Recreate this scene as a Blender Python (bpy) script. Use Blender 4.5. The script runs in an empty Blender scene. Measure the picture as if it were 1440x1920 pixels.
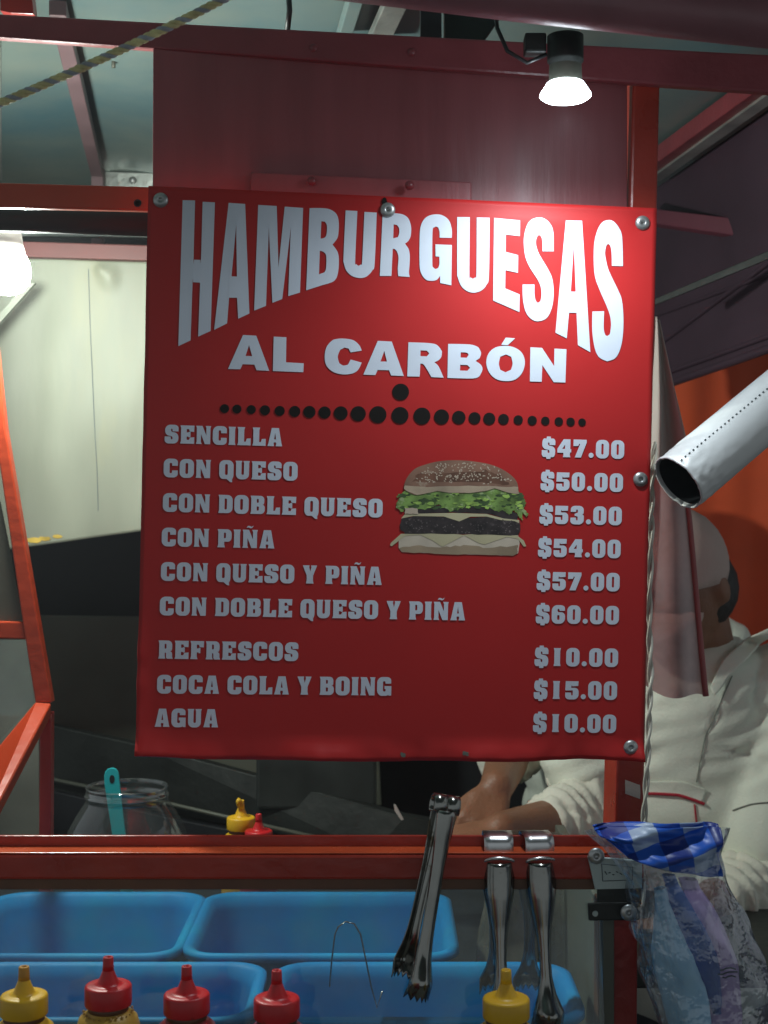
import bpy, bmesh, math, random
from mathutils import Vector, Matrix, noise
from mathutils.geometry import tessellate_polygon
R = math.radians
random.seed(7)
SC = bpy.context.scene
COL = SC.collection

# ------------------------------------------------------------------ camera, world, exposure
F = 2600.0                                   # focal length in pixels of the 1440 x 1920 photograph
CAMZ = 1.6
cd = bpy.data.cameras.new('camera'); cam = bpy.data.objects.new('camera', cd); COL.objects.link(cam)
cam.location = (0, 0, CAMZ); cam.rotation_euler = (R(90), 0, 0)
cd.sensor_fit = 'VERTICAL'; cd.sensor_height = 24.0; cd.sensor_width = 24.0
cd.lens = F / 1920 * 24.0
cd.clip_start = 0.02; cd.clip_end = 500
cd.dof.use_dof = True; cd.dof.focus_distance = 1.55; cd.dof.aperture_fstop = 6.5
SC.camera = cam
W = bpy.data.worlds.new('World'); SC.world = W; W.use_nodes = True
bg = W.node_tree.nodes['Background']
bg.inputs[0].default_value = (0.86, 0.95, 1.0, 1); bg.inputs[1].default_value = 0.33      # city night glow
SC.view_settings.view_transform = 'Standard'; SC.view_settings.look = 'None'
SC.view_settings.exposure = 0.0; SC.view_settings.gamma = 1.0
SC.cycles.use_denoising = True
SC.cycles.max_bounces = 8; SC.cycles.transparent_max_bounces = 16
SC.cycles.caustics_reflective = False; SC.cycles.caustics_refractive = False
SC.cycles.sample_clamp_indirect = 4.0
FLOOD_W, BULB_E = 11.5, 640.0                  # energies used by the two lamp builders


# ------------------------------------------------------------------ helpers
def P(u, v, Y):                              # pixel of the photograph at distance Y -> point
    return Vector(((u - 720) / F * Y, Y, CAMZ - (v - 960) / F * Y))


def PZ(u, v, Z):                             # pixel on the horizontal plane at height Z
    return P(u, v, (CAMZ - Z) * F / (v - 960))


def wmat(o):
    m = Matrix.Identity(4)
    while o:
        m = o.matrix_basis @ m
        o = o.parent
    return m


def obj(name, bm, mat, parent=None, smooth=False, bevel=0, local=False, solid=0, sub=0, norm=True, face=None):
    if parent is not None and not local:
        bm.transform(wmat(parent).inverted())
    if norm:
        bmesh.ops.recalc_face_normals(bm, faces=bm.faces)
    if face is not None:                                      # open sheet: its front looks along this direction
        fv = Vector(face); bm.normal_update()
        bad = [f for f in bm.faces if f.normal.dot(fv) < 0]
        if len(bad) > len(bm.faces) / 2: bmesh.ops.reverse_faces(bm, faces=bm.faces)
    me = bpy.data.meshes.new(name); bm.to_mesh(me); bm.free()
    if smooth:
        for p in me.polygons: p.use_smooth = True
    mats = mat if isinstance(mat, (list, tuple)) else [mat]
    for m in mats: me.materials.append(m)
    o = bpy.data.objects.new(name, me); COL.objects.link(o)
    if parent is not None: o.parent = parent
    if solid:
        s = o.modifiers.new('thickness', 'SOLIDIFY'); s.thickness = solid; s.offset = -1
    if bevel:
        b = o.modifiers.new('bevel', 'BEVEL'); b.width = bevel; b.segments = 2; b.limit_method = 'ANGLE'; b.angle_limit = R(40)
    if sub:
        s = o.modifiers.new('sub', 'SUBSURF'); s.levels = sub; s.render_levels = sub
    return o


def tag(o, label=None, cat=None, group=None, kind=None):
    if label: o['label'] = label
    if cat: o['category'] = cat
    if group: o['group'] = group
    if kind: o['kind'] = kind
    return o


def thing(name, label, cat, loc=(0, 0, 0), group=None, rot=(0, 0, 0)):
    o = bpy.data.objects.new(name, None); COL.objects.link(o)
    o.location = loc; o.rotation_euler = rot; o.empty_display_size = .05
    return tag(o, label, cat, group)


def copy_tree(o, parent=None):
    c = o.copy(); COL.objects.link(c)
    if parent: c.parent = parent
    for ch in list(o.children): copy_tree(ch, c)
    return c


def prism(bm, pts, thick=.02, d=Vector((0, 1, 0))):          # front polygon (3D points) pushed back by thick
    a = [bm.verts.new(p) for p in pts]; b = [bm.verts.new(p + d * thick) for p in pts]
    bm.faces.new(a); bm.faces.new(b[::-1])
    n = len(pts)
    for i in range(n):
        bm.faces.new((a[i], b[i], b[(i + 1) % n], a[(i + 1) % n]))
    return bm


def pslab(px, Y, thick=.02, bm=None):                         # px: (u,v) or (u,v,Y)
    bm = bm or bmesh.new()
    return prism(bm, [P(q[0], q[1], q[2] if len(q) > 2 else Y) for q in px], thick)


def box(bm, c, s, rot=None):
    M = Matrix.Translation(c)
    if rot is not None: M = M @ rot.to_4x4()
    bmesh.ops.create_cube(bm, size=1, matrix=M @ Matrix.Diagonal((s[0], s[1], s[2], 1)))
    return bm


def frame_of(t):
    t = t.normalized(); a = Vector((0, 0, 1)) if abs(t.z) < .9 else Vector((1, 0, 0))
    x = t.cross(a).normalized(); return x, t.cross(x).normalized()


def tube(bm, pts, r, n=12, caps=True):
    pts = [Vector(p) for p in pts]; rings = []
    x = None
    for i, p in enumerate(pts):
        t = (pts[min(i + 1, len(pts) - 1)] - pts[max(i - 1, 0)]).normalized()
        if x is None: x, _ = frame_of(t)
        x = (x - t * x.dot(t)).normalized(); y = t.cross(x)
        rr = r[i] if isinstance(r, (list, tuple)) else r
        rings.append([bm.verts.new(p + (x * math.cos(k / n * 2 * math.pi) + y * math.sin(k / n * 2 * math.pi)) * rr) for k in range(n)])
    for a, b in zip(rings, rings[1:]):
        for k in range(n): bm.faces.new((a[k], a[(k + 1) % n], b[(k + 1) % n], b[k]))
    if caps: bm.faces.new(rings[0][::-1]); bm.faces.new(rings[-1])
    return bm


def lathe(bm, prof, n=32, M=None, caps=True):                 # profile of (r, z)
    M = M or Matrix.Identity(4); rings = []
    for r, z in prof:
        rings.append([bm.verts.new(M @ Vector((r * math.cos(k / n * 2 * math.pi), r * math.sin(k / n * 2 * math.pi), z))) for k in range(n)])
    for a, b in zip(rings, rings[1:]):
        for k in range(n): bm.faces.new((a[k], a[(k + 1) % n], b[(k + 1) % n], b[k]))
    if caps: bm.faces.new(rings[0][::-1]); bm.faces.new(rings[-1])
    return bm


def axis_matrix(o, z):                                        # local z along z, at o
    z = z.normalized(); x, y = frame_of(z)
    m = Matrix((x, z.cross(x), z)).transposed().to_4x4(); m.translation = o
    return m


def grid(bm, fn, nu, nv):
    vs = [[bm.verts.new(fn(i / nu, j / nv)) for i in range(nu + 1)] for j in range(nv + 1)]
    for j in range(nv):
        for i in range(nu): bm.faces.new((vs[j][i], vs[j][i + 1], vs[j + 1][i + 1], vs[j + 1][i]))
    return bm


def lerp_pl(pl, t):                                           # polyline by fraction
    x = t * (len(pl) - 1); i = min(int(x), len(pl) - 2); f = x - i
    return tuple(a + (b - a) * f for a, b in zip(pl[i], pl[i + 1]))


# ------------------------------------------------------------------ materials
def mat(name, col, rough=.5, metal=0., var=.15, vs=9., bump=0., bs=70., spec=.5, col2=None, c2s=6., c2t=.62, stretch=(1, 1, 1),
        coat=0., c2w=.05, rvar=.12, alpha=None, trans=0., sss=0.):
    m = bpy.data.materials.new(name); m.use_nodes = True
    nt = m.node_tree; N = nt.nodes; L = nt.links; b = N['Principled BSDF']
    tc = N.new('ShaderNodeTexCoord'); mp = N.new('ShaderNodeMapping'); mp.inputs['Scale'].default_value = stretch
    L.new(tc.outputs['Object'], mp.inputs[0])
    n1 = N.new('ShaderNodeTexNoise'); n1.inputs['Scale'].default_value = vs; n1.inputs['Detail'].default_value = 6
    L.new(mp.outputs[0], n1.inputs[0])
    cr = N.new('ShaderNodeValToRGB'); cr.color_ramp.elements[0].position = .3; cr.color_ramp.elements[1].position = .7
    cr.color_ramp.elements[0].color = [max(0, c * (1 - var)) for c in col] + [1]
    cr.color_ramp.elements[1].color = [min(1, c * (1 + var)) for c in col] + [1]
    L.new(n1.outputs[0], cr.inputs[0]); out = cr.outputs[0]
    if col2:
        n2 = N.new('ShaderNodeTexNoise'); n2.inputs['Scale'].default_value = c2s; n2.inputs['Detail'].default_value = 8
        n2.inputs['Roughness'].default_value = .65
        L.new(mp.outputs[0], n2.inputs[0])
        r2 = N.new('ShaderNodeValToRGB'); r2.color_ramp.elements[0].position = c2t; r2.color_ramp.elements[1].position = c2t + c2w
        L.new(n2.outputs[0], r2.inputs[0])
        mx = N.new('ShaderNodeMix'); mx.data_type = 'RGBA'
        L.new(r2.outputs[0], mx.inputs[0]); L.new(out, mx.inputs[6]); mx.inputs[7].default_value = list(col2) + [1]
        out = mx.outputs[2]
    L.new(out, b.inputs['Base Color'])
    mr = N.new('ShaderNodeMapRange'); mr.inputs[3].default_value = max(.02, rough - rvar); mr.inputs[4].default_value = min(1, rough + rvar)
    L.new(n1.outputs[0], mr.inputs[0]); L.new(mr.outputs[0], b.inputs['Roughness'])
    b.inputs['Metallic'].default_value = metal; b.inputs['Specular IOR Level'].default_value = spec
    b.inputs['Coat Weight'].default_value = coat; b.inputs['Transmission Weight'].default_value = trans
    if sss:
        b.inputs['Subsurface Weight'].default_value = sss; b.inputs['Subsurface Radius'].default_value = (.01, .004, .002)
        b.inputs['Subsurface Scale'].default_value = .5
    if alpha is not None: b.inputs['Alpha'].default_value = alpha
    if bump:
        nb = N.new('ShaderNodeTexNoise'); nb.inputs['Scale'].default_value = bs; nb.inputs['Detail'].default_value = 5
        L.new(mp.outputs[0], nb.inputs[0])
        bp = N.new('ShaderNodeBump'); bp.inputs['Strength'].default_value = bump; bp.inputs['Distance'].default_value = .004
        L.new(nb.outputs[0], bp.inputs['Height']); L.new(bp.outputs[0], b.inputs['Normal'])
    return m


def film(name, tint, gloss_rough=.12, haze=.15, hazecol=(.5, .55, .6), base_gloss=.12, bump=.6, bs=45., crease=0.):
    """thin clear plastic: transparent + glossy by facing angle + a little diffuse haze"""
    m = bpy.data.materials.new(name); m.use_nodes = True
    nt = m.node_tree; N = nt.nodes; L = nt.links
    N.remove(N['Principled BSDF']); out = N['Material Output']
    tr = N.new('ShaderNodeBsdfTransparent'); tr.inputs[0].default_value = (*tint, 1)
    gl = N.new('ShaderNodeBsdfGlossy'); gl.inputs['Roughness'].default_value = gloss_rough
    df = N.new('ShaderNodeBsdfDiffuse'); df.inputs[0].default_value = (*hazecol, 1)
    tl = N.new('ShaderNodeBsdfTranslucent'); tl.inputs[0].default_value = (*hazecol, 1)
    dt = N.new('ShaderNodeMixShader'); dt.inputs[0].default_value = .4
    L.new(df.outputs[0], dt.inputs[1]); L.new(tl.outputs[0], dt.inputs[2])
    tc = N.new('ShaderNodeTexCoord'); nb = N.new('ShaderNodeTexNoise'); nb.inputs['Scale'].default_value = bs; nb.inputs['Detail'].default_value = 4
    L.new(tc.outputs['Object'], nb.inputs[0])
    bp = N.new('ShaderNodeBump'); bp.inputs['Strength'].default_value = bump; bp.inputs['Distance'].default_value = .006
    L.new(nb.outputs[0], bp.inputs['Height'])
    if crease:                                                 # sharp folded creases of thin plastic
        vr = N.new('ShaderNodeTexVoronoi'); vr.feature = 'F1'; vr.inputs['Scale'].default_value = crease
        wv = N.new('ShaderNodeMix'); wv.data_type = 'VECTOR'; wv.inputs[0].default_value = .08
        L.new(tc.outputs['Object'], wv.inputs[4]); L.new(nb.outputs['Color'], wv.inputs[5]); L.new(wv.outputs[1], vr.inputs['Vector'])
        sm_ = N.new('ShaderNodeMath'); sm_.operation = 'MULTIPLY_ADD'; sm_.inputs[1].default_value = 1.6
        L.new(vr.outputs['Distance'], sm_.inputs[0]); L.new(nb.outputs[0], sm_.inputs[2]); L.new(sm_.outputs[0], bp.inputs['Height'])
    if bump:
        L.new(bp.outputs[0], gl.inputs['Normal']); L.new(bp.outputs[0], df.inputs['Normal'])
    m1 = N.new('ShaderNodeMixShader')
    mrh = N.new('ShaderNodeMapRange'); mrh.inputs[1].default_value = .3; mrh.inputs[2].default_value = .75
    mrh.inputs[3].default_value = haze * .4; mrh.inputs[4].default_value = haze * 1.6
    L.new(nb.outputs[0], mrh.inputs[0]); L.new(mrh.outputs[0], m1.inputs[0])
    L.new(tr.outputs[0], m1.inputs[1]); L.new(dt.outputs[0], m1.inputs[2])
    lw = N.new('ShaderNodeLayerWeight'); lw.inputs[0].default_value = .25
    ad = N.new('ShaderNodeMath'); ad.operation = 'MULTIPLY_ADD'; ad.inputs[1].default_value = .5; ad.inputs[2].default_value = base_gloss; ad.use_clamp = True
    L.new(lw.outputs['Facing'], ad.inputs[0])
    m2 = N.new('ShaderNodeMixShader'); L.new(ad.outputs[0], m2.inputs[0])
    L.new(m1.outputs[0], m2.inputs[1]); L.new(gl.outputs[0], m2.inputs[2])
    L.new(m2.outputs[0], out.inputs[0])
    return m


def emit(name, col, s):
    m = bpy.data.materials.new(name); m.use_nodes = True; b = m.node_tree.nodes['Principled BSDF']
    b.inputs['Base Color'].default_value = (.8, .8, .8, 1)
    b.inputs['Emission Color'].default_value = (*col, 1); b.inputs['Emission Strength'].default_value = s
    return m


M = {}
M['sign'] = mat('red_vinyl', (.44, .014, .014), .52, var=.06, vs=5, bump=.22, bs=7, rvar=.08, spec=.28)
M['letter'] = mat('silver_vinyl', (.62, .66, .74), .45, var=.06, vs=14, bump=.1, bs=14, col2=(.42, .44, .48), c2s=22, c2t=.72)
M['dot'] = mat('black_print', (.008, .006, .005), .8, var=.2, spec=.15)
M['red'] = mat('red_gloss_paint', (.40, .030, .024), .32, var=.14, vs=14, bump=.25, bs=60, col2=(.16, .03, .025), c2s=30, c2t=.7)
M['beam'] = mat('purple_red_gloss_paint', (.26, .050, .060), .34, var=.14, vs=14, bump=.25, bs=60, col2=(.13, .035, .04), c2s=30, c2t=.7)
M['mauve'] = mat('faded_mauve_paint', (.20, .125, .135), .5, var=.15, vs=12)
M['panel'] = mat('brushed_red_paint', (.29, .074, .084), .42, var=.12, vs=30, bump=.18, bs=60, stretch=(1, 1, .10))
M['orange'] = mat('orange_red_paint', (.44, .048, .014), .35, var=.10, vs=10, bump=.2, bs=50, col2=(.25, .05, .02), c2s=25, c2t=.74)
M['rail'] = mat('rail_paint', (.33, .026, .012), .3, var=.12, vs=18, bump=.25, bs=45, col2=(.55, .45, .38), c2s=34, c2t=.73)
M['ledge'] = mat('lamplit_orange_ledge', (.50, .075, .022), .25, var=.12, vs=18, bump=.25, bs=45, col2=(.60, .50, .44), c2s=24, c2t=.66)  # rail paint brightened: lamp light on the top face put into the colour
M['brown'] = mat('brown_seal', (.12, .055, .03), .6, var=.2, vs=30)
M['galv'] = mat('galvanised_sheet', (.30, .335, .28), .42, metal=.1, var=.12, vs=3.5, bump=.15, bs=5, col2=(.09, .20, .24), c2s=1.6, c2t=.30, c2w=.4)
M['galvstrip'] = mat('bright_metal_strip', (.62, .64, .60), .35, metal=.7, var=.18, vs=16, bump=.5, bs=60)
M['steel'] = mat('stainless_steel', (.22, .22, .20), .26, metal=1., var=.12, vs=25, bump=.1, bs=30, rvar=.08)
M['tong'] = mat('dark_tong_steel', (.26, .26, .24), .19, metal=1., var=.15, vs=25, bump=.08, bs=30, rvar=.07, col2=(.10, .08, .05), c2s=30, c2t=.6)
M['highlitsteel'] = mat('highlit_steel', (.62, .62, .62), .28, metal=1., var=.08, vs=25)  # lamp highlights on the tong tops painted in as lighter steel
M['washer'] = mat('zinc_washer', (.42, .43, .42), .38, metal=.75, var=.15, vs=60)
M['cream'] = mat('greasy_cream_enamel', (.165, .17, .13), .6, metal=.0, var=.26, vs=9, bump=.6, bs=9, stretch=(1, 1, .22), col2=(.22, .20, .11), c2s=5, c2t=.56, c2w=.3)
M['black'] = mat('black_paint', (.012, .013, .016), .45, var=.3, vs=8)
M['soot'] = mat('sooty_steel', (.020, .023, .021), .5, metal=.3, var=.35, vs=9, bump=.4, bs=40)
M['olive'] = mat('grey_green_steel', (.115, .12, .095), .5, metal=.2, var=.2, vs=5, bump=.2, bs=30)
M['blackpipe'] = mat('black_rubber', (.014, .015, .019), .65, var=.2, vs=20)
M['tarp'] = mat('dark_purple_tarp', (.052, .026, .042), .62, var=.2, vs=5, bump=.4, bs=12)
M['curtain'] = mat('orange_red_curtain', (.85, .115, .03), .75, var=.12, vs=5, bump=.3, bs=14)
M['silver'] = mat('silver_tarpaulin', (.74, .75, .74), .36, metal=.15, var=.05, vs=20, bump=.12, bs=40, rvar=.06)
M['bluebin'] = mat('blue_plastic', (.001, .225, .52), .56, spec=.25, col2=(.002, .33, .50), c2s=7, c2t=.46, c2w=.3, var=.14, vs=6, bump=.15, bs=14)  # teal second tone paints reflected glints onto the bins
M['yellow'] = mat('yellow_plastic', (.62, .36, .012), .42, var=.08, vs=14, bump=.15, bs=40)
M['mustard'] = mat('stained_mustard_plastic', (.50, .30, .045), .45, var=.12, vs=14, bump=.15, bs=40)
M['redplastic'] = mat('red_plastic', (.50, .010, .014), .40, var=.12, vs=16, bump=.2, bs=40, col2=(.27, .012, .010), c2s=55, c2t=.62, c2w=.08)
M['darkred'] = mat('dark_red_plastic', (.26, .012, .018), .30, var=.12, vs=12)
M['sauce'] = mat('dried_sauce', (.10, .035, .012), .5, var=.3, vs=60)
M['teal'] = mat('teal_plastic', (.02, .38, .40), .35, var=.06, vs=12)
M['skin'] = mat('skin', (.26, .115, .062), .5, var=.12, vs=26, bump=.3, bs=160, sss=.06)
M['shirt'] = mat('white_twill', (.80, .83, .72), .85, var=.04, vs=12, bump=.25, bs=220)
M['undershirt'] = mat('cream_cotton', (.78, .77, .66), .85, var=.06, vs=14, bump=.3, bs=160)
M['piping'] = mat('red_piping', (.42, .01, .03), .6)
M['seam'] = mat('seam_thread', (.20, .21, .18), .8)
M['cap'] = mat('white_cap_cloth', (.62, .47, .42), .85, var=.08, bump=.3, bs=120)
M['hair'] = mat('dark_hair', (.012, .009, .008), .55, var=.4, vs=80, bump=.8, bs=120)
M['trouser'] = mat('dark_trousers', (.02, .022, .03), .85)
M['cable'] = mat('white_cable', (.55, .53, .45), .45, var=.16, vs=18, col2=(.05, .04, .035), c2s=14, c2t=.66)
M['blackcable'] = mat('black_cable', (.015, .015, .016), .45)
M['ropey'] = mat('yellow_rope', (.85, .74, .36), .6, var=.25, vs=60, bump=.8, bs=200, stretch=(1, 1, 1))
M['ropeb'] = mat('blue_rope', (.45, .48, .52), .6, var=.25, vs=60, bump=.8, bs=200)
M['ground'] = mat('asphalt', (.05, .05, .05), .85, var=.25, vs=30, bump=.5, bs=90)
M['cloth'] = mat('white_cloth', (.55, .50, .46), .8, var=.06, vs=9, bump=.2, bs=60)
M['paper'] = mat('pale_label', (.42, .50, .48), .5, var=.08)
M['print'] = mat('dark_print', (.06, .08, .09), .6)
M['glass'] = film('clear_glass', (.93, .97, .96), .03, .065, (.6, .65, .66), .03, 0)
M['jar'] = film('clear_jar_plastic', (.90, .92, .92), .08, .05, (.6, .65, .66), .05, .1, 20)
M['bagfilm'] = film('clear_bag_film', (.90, .94, .97), .09, .13, (.62, .76, .88), .10, .9, 26, 22)
M['vinyl'] = film('pinkish_vinyl', (.46, .30, .30), .3, .80, (.46, .30, .30), .04, .4, 14)

# ------------------------------------------------------------------ ground and surroundings
bm = bmesh.new(); grid(bm, lambda s, t: Vector((-5 + 10 * s, -4 + 10 * t, 0)), 8, 8)
tag(obj('ground', bm, M['ground']), 'dark street asphalt under the food stall', None, kind='structure')

# ------------------------------------------------------------------ food stall: welded red frame, roof, counter
stall = thing('food_stall', 'red painted steel food stall with a metal roof behind the menu board', 'food stall', (0, 1.6, 0))
# header beam across the top and the red panel under it
bm = pslab([(-120, 19), (1560, 108), (1560, 182), (-120, 62)], 1.60, .014)
obj('header_beam', bm, M['beam'], stall, bevel=.003)
bm = pslab([(287, 84, 1.602), (1176, 132, 1.625), (1176, 400, 1.625), (286, 380, 1.602)], 1.6, .012)
hp = obj('header_panel', bm, M['panel'], stall, bevel=.001)
for u, v in ((588, 90), (772, 98)):
    bm = bmesh.new(); lathe(bm, [(.0005, .003), (.003, .0025), (.0045, .0005), (.005, 0)], 16, axis_matrix(P(u, v, 1.6), Vector((0, -1, 0))))
    obj('screw', bm, M['beam'], hp, smooth=True)
ts = obj('trim_strip', pslab([(470, 322, 1.588), (884, 341, 1.60), (884, 388, 1.60), (470, 388, 1.588)], 1.59, .012), M['panel'], stall, bevel=.0015)
for u, v in ((585, 340), (768, 348)):
    bm = bmesh.new(); lathe(bm, [(.0005, .005), (.0035, .0042), (.0052, .0015), (.0054, 0)], 18, axis_matrix(P(u, v, 1.585), Vector((0, -1, 0))))
    obj('bolt', bm, M['beam'], ts, smooth=True)
# right post from the beam down to the shelf, lower post below the rail
obj('post', pslab([(1188, 128), (1238, 131), (1204, 1640), (1150, 1640)], 1.612, .085), M['rail'], stall, bevel=.003)
obj('post', pslab([(1148, 1700), (1196, 1700), (1192, 2300), (1146, 2300)], 1.46, .06), M['red'], stall, bevel=.002)
obj('corner_strip', pslab([(1122, 1690), (1146, 1690), (1143, 2300), (1120, 2300)], 1.462, .03), M['brown'], stall, bevel=.001)
bm = pslab([(-110, 339), (282, 350), (280, 395), (-110, 386)], 1.60, .012)
cb = obj('cross_bar', bm, M['orange'], stall, bevel=.002)
bm = bmesh.new(); lathe(bm, [(.0005, -.003), (.0028, -.003), (.003, .0005), (.0042, .001), (.0046, 0)], 16, axis_matrix(P(258, 381, 1.6), Vector((0, -1, 0))))
obj('bolt_hole', bm, M['blackpipe'], cb, smooth=True)
obj('cross_bar', pslab([(34, 452), (300, 460), (300, 489), (34, 481)], 2.20, .02), mat('dull_red_paint', (.085, .022, .02), .6), stall, bevel=.002)
# roof: ribbed metal sheet with rafters under it
ZR = 2.27
bm = bmesh.new()
def roof_fn(s, t):
    x = -1.5 + 3.3 * s; y = -.5 + 3.46 * t  # front stretch over the camera, out of view, added to block light from above
    return Vector((x, y, ZR + .006 * math.sin(x * 21) + .004 * noise.noise(Vector((x * 3, y * 3, 0)))))
grid(bm, roof_fn, 150, 40)
roof = obj('roof', bm, M['galv'], stall, smooth=True, solid=.002, face=(0, 0, -1))
def roofbar(name, a, b, w, h, m, z=ZR - .012):
    a = PZ(a[0], a[1], z); b = PZ(b[0], b[1], z)
    d = (b - a).normalized(); s = Vector((d.y, -d.x, 0)) * w / 2
    bm = bmesh.new(); prism(bm, [a - s, a + s, b + s, b - s], h, Vector((0, 0, -1)))
    return obj(name, bm, m, roof, bevel=.0015)
roofbar('rafter', (108, 0), (182, 312), .022, .02, M['mauve'])
roofbar('rafter', (771, -70), (702, 80), .030, .014, M['galvstrip'])
roofbar('rafter', (672, -40), (640, 68), .018, .02, M['galv'])
roofbar('rafter', (1232, 292), (1470, 118), .050, .03, M['beam'])
roofbar('metal_strip', (1226, 334), (1480, 152), .026, .006, M['galvstrip'], ZR - .04)
roofbar('rafter', (1226, 362), (1490, 176), .012, .018, M['beam'], ZR - .03)
roofbar('rafter', (-20, 62), (-12, 318), .03, .02, M['galvstrip'])
obj('roof_leg', pslab([(171, 308), (193, 308), (193, 470), (171, 470)], 2.72, .02), M['mauve'], roof, bevel=.001)
pl = obj('roof_plate', pslab([(196, 322), (300, 325), (300, 352), (196, 350)], 2.75, .012), M['galvstrip'], roof, bevel=.001)
bm = bmesh.new(); lathe(bm, [(.001, .006), (.006, .005), (.008, 0)], 16, axis_matrix(P(249, 338, 2.75), Vector((0, -1, 0)))); obj('bolt', bm, M['washer'], pl, smooth=True)
obj('roof_plate', pslab([(-60, 426), (300, 432), (300, 446), (-60, 440)], 2.6, .01), M['galvstrip'], roof, bevel=.001)
# uprights between beam and roof near the lamp
obj('hanger', pslab([(788, -40), (828, -40), (828, 78), (788, 76)], 1.66, .02), M['black'], stall, bevel=.001)
obj('shade_plate', pslab([(832, 15, 1.72), (940, 30, 1.72), (906, 78, 1.70), (832, 74, 1.70)], 1.7, .01), M['soot'], stall, bevel=.002)
obj('hanger', pslab([(0, -20), (58, -20), (63, 26), (20, 24), (0, 20)], 1.63, .02), M['red'], stall, bevel=.001)
# near round bar that carries the lamp
bm = bmesh.new(); tube(bm, [P(560, -60, 1.27), P(1000, -5, 1.32), P(1560, 52, 1.27)], .024, 24); obj('lamp_bar', bm, mat('dusty_mauve_paint', (.36, .16, .18), .42, var=.14, vs=14, bump=.2), stall, smooth=True)
# rail with ledge, upstand and seal
def rail_piece(name, y0, y1, z0, z1, m, x1, bev=.0012, x0=-.75):
    bm = bmesh.new(); box(bm, ((x0 + x1) / 2, (y0 + y1) / 2, (z0 + z1) / 2), (x1 - x0, y1 - y0, z1 - z0)); return obj(name, bm, m, stall, bevel=bev)
XR = P(1205, 1600, 1.43).x
rail_piece('rail', 1.42, 1.4485, 1.2232, 1.249, M['rail'], XR, .003)
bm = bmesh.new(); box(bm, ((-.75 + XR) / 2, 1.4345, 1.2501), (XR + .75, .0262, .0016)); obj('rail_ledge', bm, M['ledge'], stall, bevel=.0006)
rail_piece('rail_upstand', 1.4487, 1.4535, 1.2235, 1.2618, M['rail'], XR, .001)
rail_piece('rail_seal', 1.424, 1.447, 1.2122, 1.2230, M['brown'], XR, .001)
# sloping front glass
bm = bmesh.new(); xg = P(1122, 1700, 1.43).x
prism(bm, [Vector((-.75, 1.428, 1.212)), Vector((xg, 1.428, 1.212)), Vector((xg, 1.348, .95)), Vector((-.75, 1.348, .95))], .003)
obj('front_glass', bm, M['glass'], stall)
# ledge for the bottles, body and inner counter
bm = bmesh.new(); box(bm, (-.1, 1.235, .975), (1.3, .22, .03)); obj('bottle_ledge', bm, M['olive'], stall, bevel=.004)
bm = bmesh.new(); box(bm, (-.1, 1.36, .48), (1.28, .04, .94)); obj('front_panel', bm, M['red'], stall, bevel=.004)
bm = bmesh.new(); box(bm, (-.1, 1.62, .905), (1.28, .46, .02)); obj('bin_shelf', bm, M['olive'], stall, bevel=.002)
bm = bmesh.new(); box(bm, (-.05, 2.25, .965), (1.6, .72, .03)); obj('counter', bm, M['soot'], stall, bevel=.003)
bm = bmesh.new(); box(bm, (xg + .012, 1.64, 1.05), (.012, .4, .27)); obj('end_panel', bm, M['olive'], stall, bevel=.001)
# bracket plates, screws on the right of the rail
hb = obj('hinge_plate', pslab([(1102, 1606), (1204, 1614), (1204, 1666), (1116, 1668)], 1.412, .004), M['paper'], stall, bevel=.0008)
bm = bmesh.new()
for a, b in (((1128, 1620), (1186, 1626)), ((1186, 1626), (1186, 1650)), ((1128, 1620), (1130, 1652)), ((1130, 1652), (1186, 1650))):
    p, q = P(*a, 1.4115), P(*b, 1.4115); tube(bm, [p, q], .0004, 6)
for k in range(7):
    u = 1134 + k * 7; tube(bm, [P(u, 1634 + (k % 3) * 3, 1.4115), P(u + 4, 1640 - (k % 2) * 4, 1.4115)], .0005, 6)
obj('plate_print', bm, M['print'], hb)
obj('bracket_shadow', pslab([(1120, 1660), (1203, 1660), (1203, 1697), (1120, 1697)], 1.4175, .004), M['soot'], stall, bevel=.001)  # dark plate painted in for the shadow above the bracket
bk = obj('bracket', pslab([(1102, 1694), (1200, 1692), (1200, 1726), (1104, 1727)], 1.415, .004), M['soot'], stall, bevel=.0015)
bm = bmesh.new(); lathe(bm, [(.0001, .0012), (.0028, .0012), (.003, 0)], 18, axis_matrix(P(1116, 1713, 1.4149), Vector((0, -1, 0)))); obj('bracket_hole', bm, M['paper'], bk)
WPROF = [(.0001, -.0002), (.0016, -.0002), (.0019, .0022), (.0026, .0034), (.0048, .0032), (.0072, .0022), (.0083, .0008), (.0085, 0)]
for u, v in ((1118, 1605), (1179, 1711)):
    bm = bmesh.new(); lathe(bm, WPROF, 28, axis_matrix(P(u, v, 1.408), Vector((0, -1, 0)))); obj('washer', bm, M['washer'], stall, smooth=True)
bm = bmesh.new(); grid(bm, lambda s, t: P(1172 + 28 * s, 1462 + 26 * t + 10 * s, 1.6105) + Vector((0, -.002 * math.sin(3 * t), 0)), 4, 4)
obj('tape_scrap', bm, M['cloth'], stall, solid=.0004, face=(0, -1, 0))

# ------------------------------------------------------------------ menu board
p0, p1, p2 = P(278, 348, 1.545), P(1232, 390, 1.570), P(255, 1400, 1.550)
SN = (p1 - p0).cross(p2 - p0).normalized()
if SN.y > 0: SN = -SN
CAM = Vector((0, 0, CAMZ))


def S(u, v, off=0.):
    d = Vector(((u - 720) / F, 1, -(v - 960) / F))
    t = (p0 - CAM).dot(SN) / d.dot(SN)
    return CAM + d * t + SN * off


def sstep(a, b, x):
    t = max(0, min(1, (x - a) / (b - a))); return t * t * (3 - 2 * t)


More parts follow.
